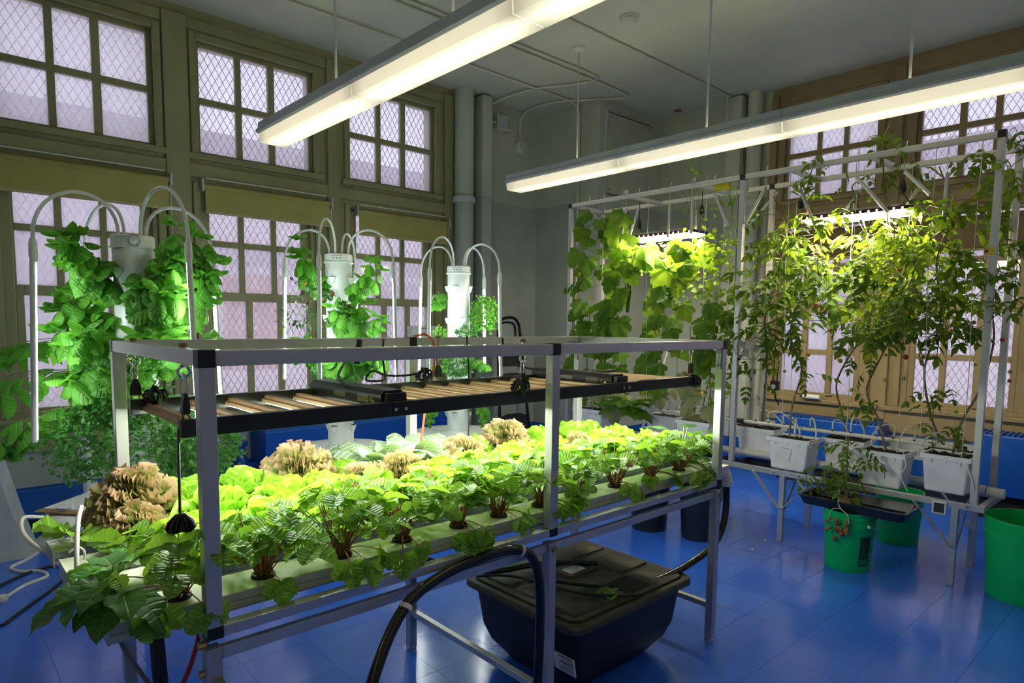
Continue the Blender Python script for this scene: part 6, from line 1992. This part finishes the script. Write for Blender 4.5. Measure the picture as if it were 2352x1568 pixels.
cucumber(4.48, 3.80, 'cucumber vine climbing at the far left trellis post', 800, [(4.48, 3.82, 0.72), (4.46, 3.88, 1.1), (4.44, 3.84, 1.5), (4.46, 3.90, 1.85), (4.45, 3.80, 2.2), (4.44, 3.70, 2.45)], 38, (0.11, 0.18))
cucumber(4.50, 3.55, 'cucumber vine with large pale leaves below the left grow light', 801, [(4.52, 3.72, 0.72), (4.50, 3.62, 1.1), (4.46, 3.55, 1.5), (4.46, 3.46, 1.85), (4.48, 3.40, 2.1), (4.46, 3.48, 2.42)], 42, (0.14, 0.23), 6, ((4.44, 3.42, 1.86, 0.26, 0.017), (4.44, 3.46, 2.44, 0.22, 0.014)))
cucumber(4.62, 3.15, 'cucumber vine with broad leaves hanging over the half-hidden planter', 802, [(4.70, 3.22, 0.72), (4.62, 3.20, 1.05), (4.56, 3.15, 1.4), (4.52, 3.10, 1.75), (4.55, 3.0, 2.0), (4.50, 2.9, 2.15)], 36, (0.13, 0.21), 4, ((4.46, 3.02, 1.78, 0.12, 0.02),))
cucumber(4.52, 2.72, 'cucumber vine with big pale leaves beside the middle post', 803, [(4.50, 2.74, 0.72), (4.48, 2.66, 1.1), (4.47, 2.62, 1.45), (4.46, 2.60, 1.75)], 20, (0.12, 0.2), 7)
chard(4.42, 3.35, 0.74, 'broad-leaved squash plant sprawling low behind the salad bench', 12, n=12, ln0=0.2, me=M_CUKE, nm='squash_plant', cat='squash', spread=1.8, arcaz=(1.6, 4.8))

# ------------------------------------------------------------------ beans: many small round leaves
def bean(x, y, label, seed, boxes, n, size=(0.028, 0.05)):
    r = random.Random(seed)
    root = thing('bean_vine', label, 'bean vine', (x, y, 0.72), 'bean vines on the trellis')
    st = MB()
    for (x0, x1, y0, y1, z0, z1, f) in boxes:
        for k in range(int(n * f)):
            p = V((r.uniform(x0, x1), r.uniform(y0, y1), r.uniform(z0, z1)))
            d = sph(r.uniform(0, 6.28), r.uniform(-1.0, 0.4))
            pl(r.choice(M_PEA), root, p, d, V((-0.5, -0.4, 0.7)) + V((r.uniform(-.6, .6), r.uniform(-.6, .6), 0)), r.uniform(*size))
        for k in range(4):
            a, b = r.uniform(y0, y1), r.uniform(y0, y1)
            st.tube(spline([(r.uniform(x0, x1), a, z0), ((x0 + x1) / 2, (a + b) / 2, (z0 + z1) / 2), (r.uniform(x0, x1), b, z1)], 4), 0.0018, 4, caps=False)
    st.tube(spline([(x, y, 0.72), (x + 0.02, y + 0.03, 1.2), (x, y, 1.7), (x, y + 0.02, 2.2)], 5), 0.003, 5)
    st.build('stems', 'stem_green', root, smooth=True)
    return root
bean(4.50, 2.64, 'dense bean vine left of the middle trellis post', 820, [(4.40, 4.58, 2.45, 2.72, 1.55, 2.12, 0.55), (4.42, 4.54, 2.48, 2.68, 0.9, 1.55, 0.30), (4.40, 4.56, 2.45, 2.75, 2.1, 2.55, 0.15)], 240, (0.03, 0.055))
bean(4.66, 3.05, 'bright bean foliage right under the left grow light', 821, [(4.46, 4.72, 2.80, 3.55, 1.92, 2.17, 0.72), (4.46, 4.70, 2.72, 3.0, 1.7, 2.0, 0.18), (4.45, 4.6, 3.35, 3.7, 2.0, 2.35, 0.10)], 230, (0.03, 0.058))
bean(4.72, 2.98, 'thin bean shoots rising above the trellis rail', 822, [(4.44, 4.60, 2.78, 3.0, 2.2, 2.75, 1.0)], 40, (0.02, 0.035))

# ------------------------------------------------------------------ tomatoes
def tomato(x, y, label, seed, path, n, zr, spread=0.24, fruit=8, extra=(), ls=(0.13, 0.25)):
    r = random.Random(seed)
    root = thing('tomato_vine', label, 'tomato vine', (x, y, 0.72), 'tomato vines on the trellis')
    P = spline(path, 8)
    st = MB().tube(P, 0.0075, 6, 0.004)
    m = len(P)
    cand = [p for p in P if zr[0] <= p.z <= zr[1]] or P
    for k in range(n):
        p = r.choice(cand) + V((0, 0, r.uniform(-0.05, 0.05)))
        az = r.choice((PI, -PI / 2, PI / 2, PI * 1.25, 0.2)) + r.uniform(-0.7, 0.7)
        q = p + sph(az, r.uniform(-0.2, 0.8)) * r.uniform(0.02, spread)
        st.tube([p, (p + q) / 2 + V((0, 0, 0.02)), q], 0.002, 3, caps=False)
        d = sph(az + r.uniform(-0.6, 0.6), r.uniform(-0.9, 0.35))
        nn = V((-0.3, -0.3, 0.8)) + V((r.uniform(-.7, .7), r.uniform(-.7, .7), 0))
        s = r.uniform(*ls)
        pl(r.choice(M_TOM), root, q, d, nn, s)
    for (a, b, c, cnt) in extra:
        for k in range(cnt):
            q = V((a, b, c)) + V((r.uniform(-.06, .06), r.uniform(-.10, .10), r.uniform(-.07, .07)))
            pl(r.choice(M_TOM), root, q, sph(r.uniform(0, 6.28), r.uniform(-1.1, 0.2)), V((-0.3, -0.3, 0.8)), r.uniform(*ls) * 0.72)
    st.build('vine_stem', 'stem_woody', root, smooth=True)
    for k in range(fruit):
        p = P[int(r.uniform(0.25, 0.85) * (m - 1))] + V((r.uniform(-0.09, 0.02), r.uniform(-0.12, 0.12), r.uniform(-0.08, 0.02)))
        MB().ball(p, r.uniform(0.010, 0.017), 8, 6).build('tomato_fruit', r.choice(('tomato_yellow', 'tomato_green', 'tomato_green', 'tomato_yellow', 'tomato_red')), root, smooth=True)
    return root
tomato(4.76, 2.36, 'tomato vine rising beside the small fan', 901, [(4.72, 2.34, 0.72), (4.62, 2.28, 0.95), (4.52, 2.22, 1.25), (4.50, 2.24, 1.55), (4.52, 2.18, 1.85), (4.50, 2.12, 2.15), (4.46, 2.20, 2.4)], 78, (1.25, 2.3), 0.22, 7, ((4.45, 2.30, 1.15, 5),))
tomato(4.50, 1.99, 'tomato vine rooted in planter seven', 902, [(4.50, 2.02, 0.72), (4.52, 2.02, 0.95), (4.55, 1.98, 1.2), (4.52, 2.06, 1.45), (4.56, 2.0, 1.75), (4.58, 1.9, 2.0), (4.50, 1.98, 2.4), (4.50, 1.93, 2.65)], 74, (1.4, 2.1), 0.26, 9, ((4.44, 1.92, 2.58, 6), (4.46, 2.0, 2.42, 3), (4.50, 1.96, 1.2, 4)))
tomato(4.76, 1.72, 'tomato vine with a long crooked bare stem behind planter seven', 903, [(4.74, 1.72, 0.72), (4.72, 1.76, 0.9), (4.70, 1.80, 1.1), (4.68, 1.72, 1.3), (4.64, 1.60, 1.5), (4.60, 1.56, 1.8), (4.58, 1.62, 2.1), (4.5, 1.7, 2.4)], 68, (1.45, 2.15), 0.28, 7, ((4.5, 1.66, 2.45, 5), (4.55, 1.6, 0.95, 2)))
tomato(4.50, 1.40, 'tomato vine rooted in planter nine', 904, [(4.50, 1.40, 0.72), (4.50, 1.46, 0.92), (4.52, 1.54, 1.1), (4.54, 1.46, 1.35), (4.52, 1.36, 1.6), (4.54, 1.42, 1.9), (4.5, 1.48, 2.2), (4.42, 1.50, 2.6), (4.42, 1.46, 2.75)], 78, (1.45, 2.15), 0.28, 10, ((4.42, 1.47, 2.68, 5), (4.44, 1.42, 2.45, 5), (4.48, 1.52, 1.05, 5), (4.48, 1.56, 1.28, 4)))
tomato(4.76, 1.12, 'tomato vine behind the right end planter', 905, [(4.74, 1.14, 0.74), (4.70, 1.22, 0.95), (4.66, 1.26, 1.25), (4.62, 1.18, 1.55), (4.60, 1.22, 1.9), (4.58, 1.15, 2.2), (4.52, 1.22, 2.45)], 74, (1.4, 2.2), 0.28, 8, ((4.50, 1.2, 2.42, 5), (4.52, 1.16, 1.1, 6)))
tomato(4.50, 1.05, 'tomato vine climbing the right-hand trellis post', 906, [(4.50, 1.04, 0.76), (4.56, 1.02, 0.95), (4.66, 0.96, 1.15), (4.68, 0.92, 1.45), (4.62, 0.96, 1.75), (4.58, 0.94, 2.1), (4.50, 0.90, 2.5)], 51, (1.5, 2.5), 0.2, 6, ((4.52, 0.92, 2.48, 7), (4.5, 1.1, 0.9, 6), (4.55, 0.95, 2.3, 4)))
# young tomato in the seed tray, and its dried trusses
tomato(4.235, 1.52, 'young tomato plant standing in the black seed tray', 910, [(4.235, 1.52, 0.425), (4.235, 1.53, 0.52), (4.23, 1.53, 0.63), (4.24, 1.54, 0.74)], 26, (0.46, 0.78), 0.10, 0, ((4.20, 1.68, 0.50, 7), (4.20, 1.66, 0.62, 5), (4.22, 1.5, 0.6, 5)), ls=(0.09, 0.15))
root = thing('dried_truss', 'brown dried tomato truss hanging over the green bucket rim', 'dried plant', (4.10, 1.50, 0.2))
MB().tube(spline([(4.14, 1.53, 0.50), (4.095, 1.52, 0.445), (4.085, 1.50, 0.40), (4.075, 1.455, 0.37), (4.07, 1.44, 0.32)], 5), 0.003, 5).build('stem', 'stem_pale', root, smooth=True)
MB().tube(spline([(4.085, 1.50, 0.40), (4.075, 1.545, 0.385), (4.07, 1.56, 0.34)], 5), 0.0025, 5).build('stem', 'stem_pale', root, smooth=True)
r = random.Random(77)
for yy, zz, n_, sp in ((1.50, 0.27, 16, 0.03), (1.56, 0.29, 7, 0.014), (1.455, 0.30, 6, 0.012)):
    mb = MB()
    for q in range(n_):
        mb.ball((4.075 + r.uniform(-.012, .012), yy + r.uniform(-sp, sp) * 0.7, zz + r.uniform(-2.2, 2.0) * max(sp, 0.02)), r.uniform(0.008, 0.014), 6, 4, r.uniform(0.8, 1.6))
    mb.build('shrivelled_cluster', 'dried', root)
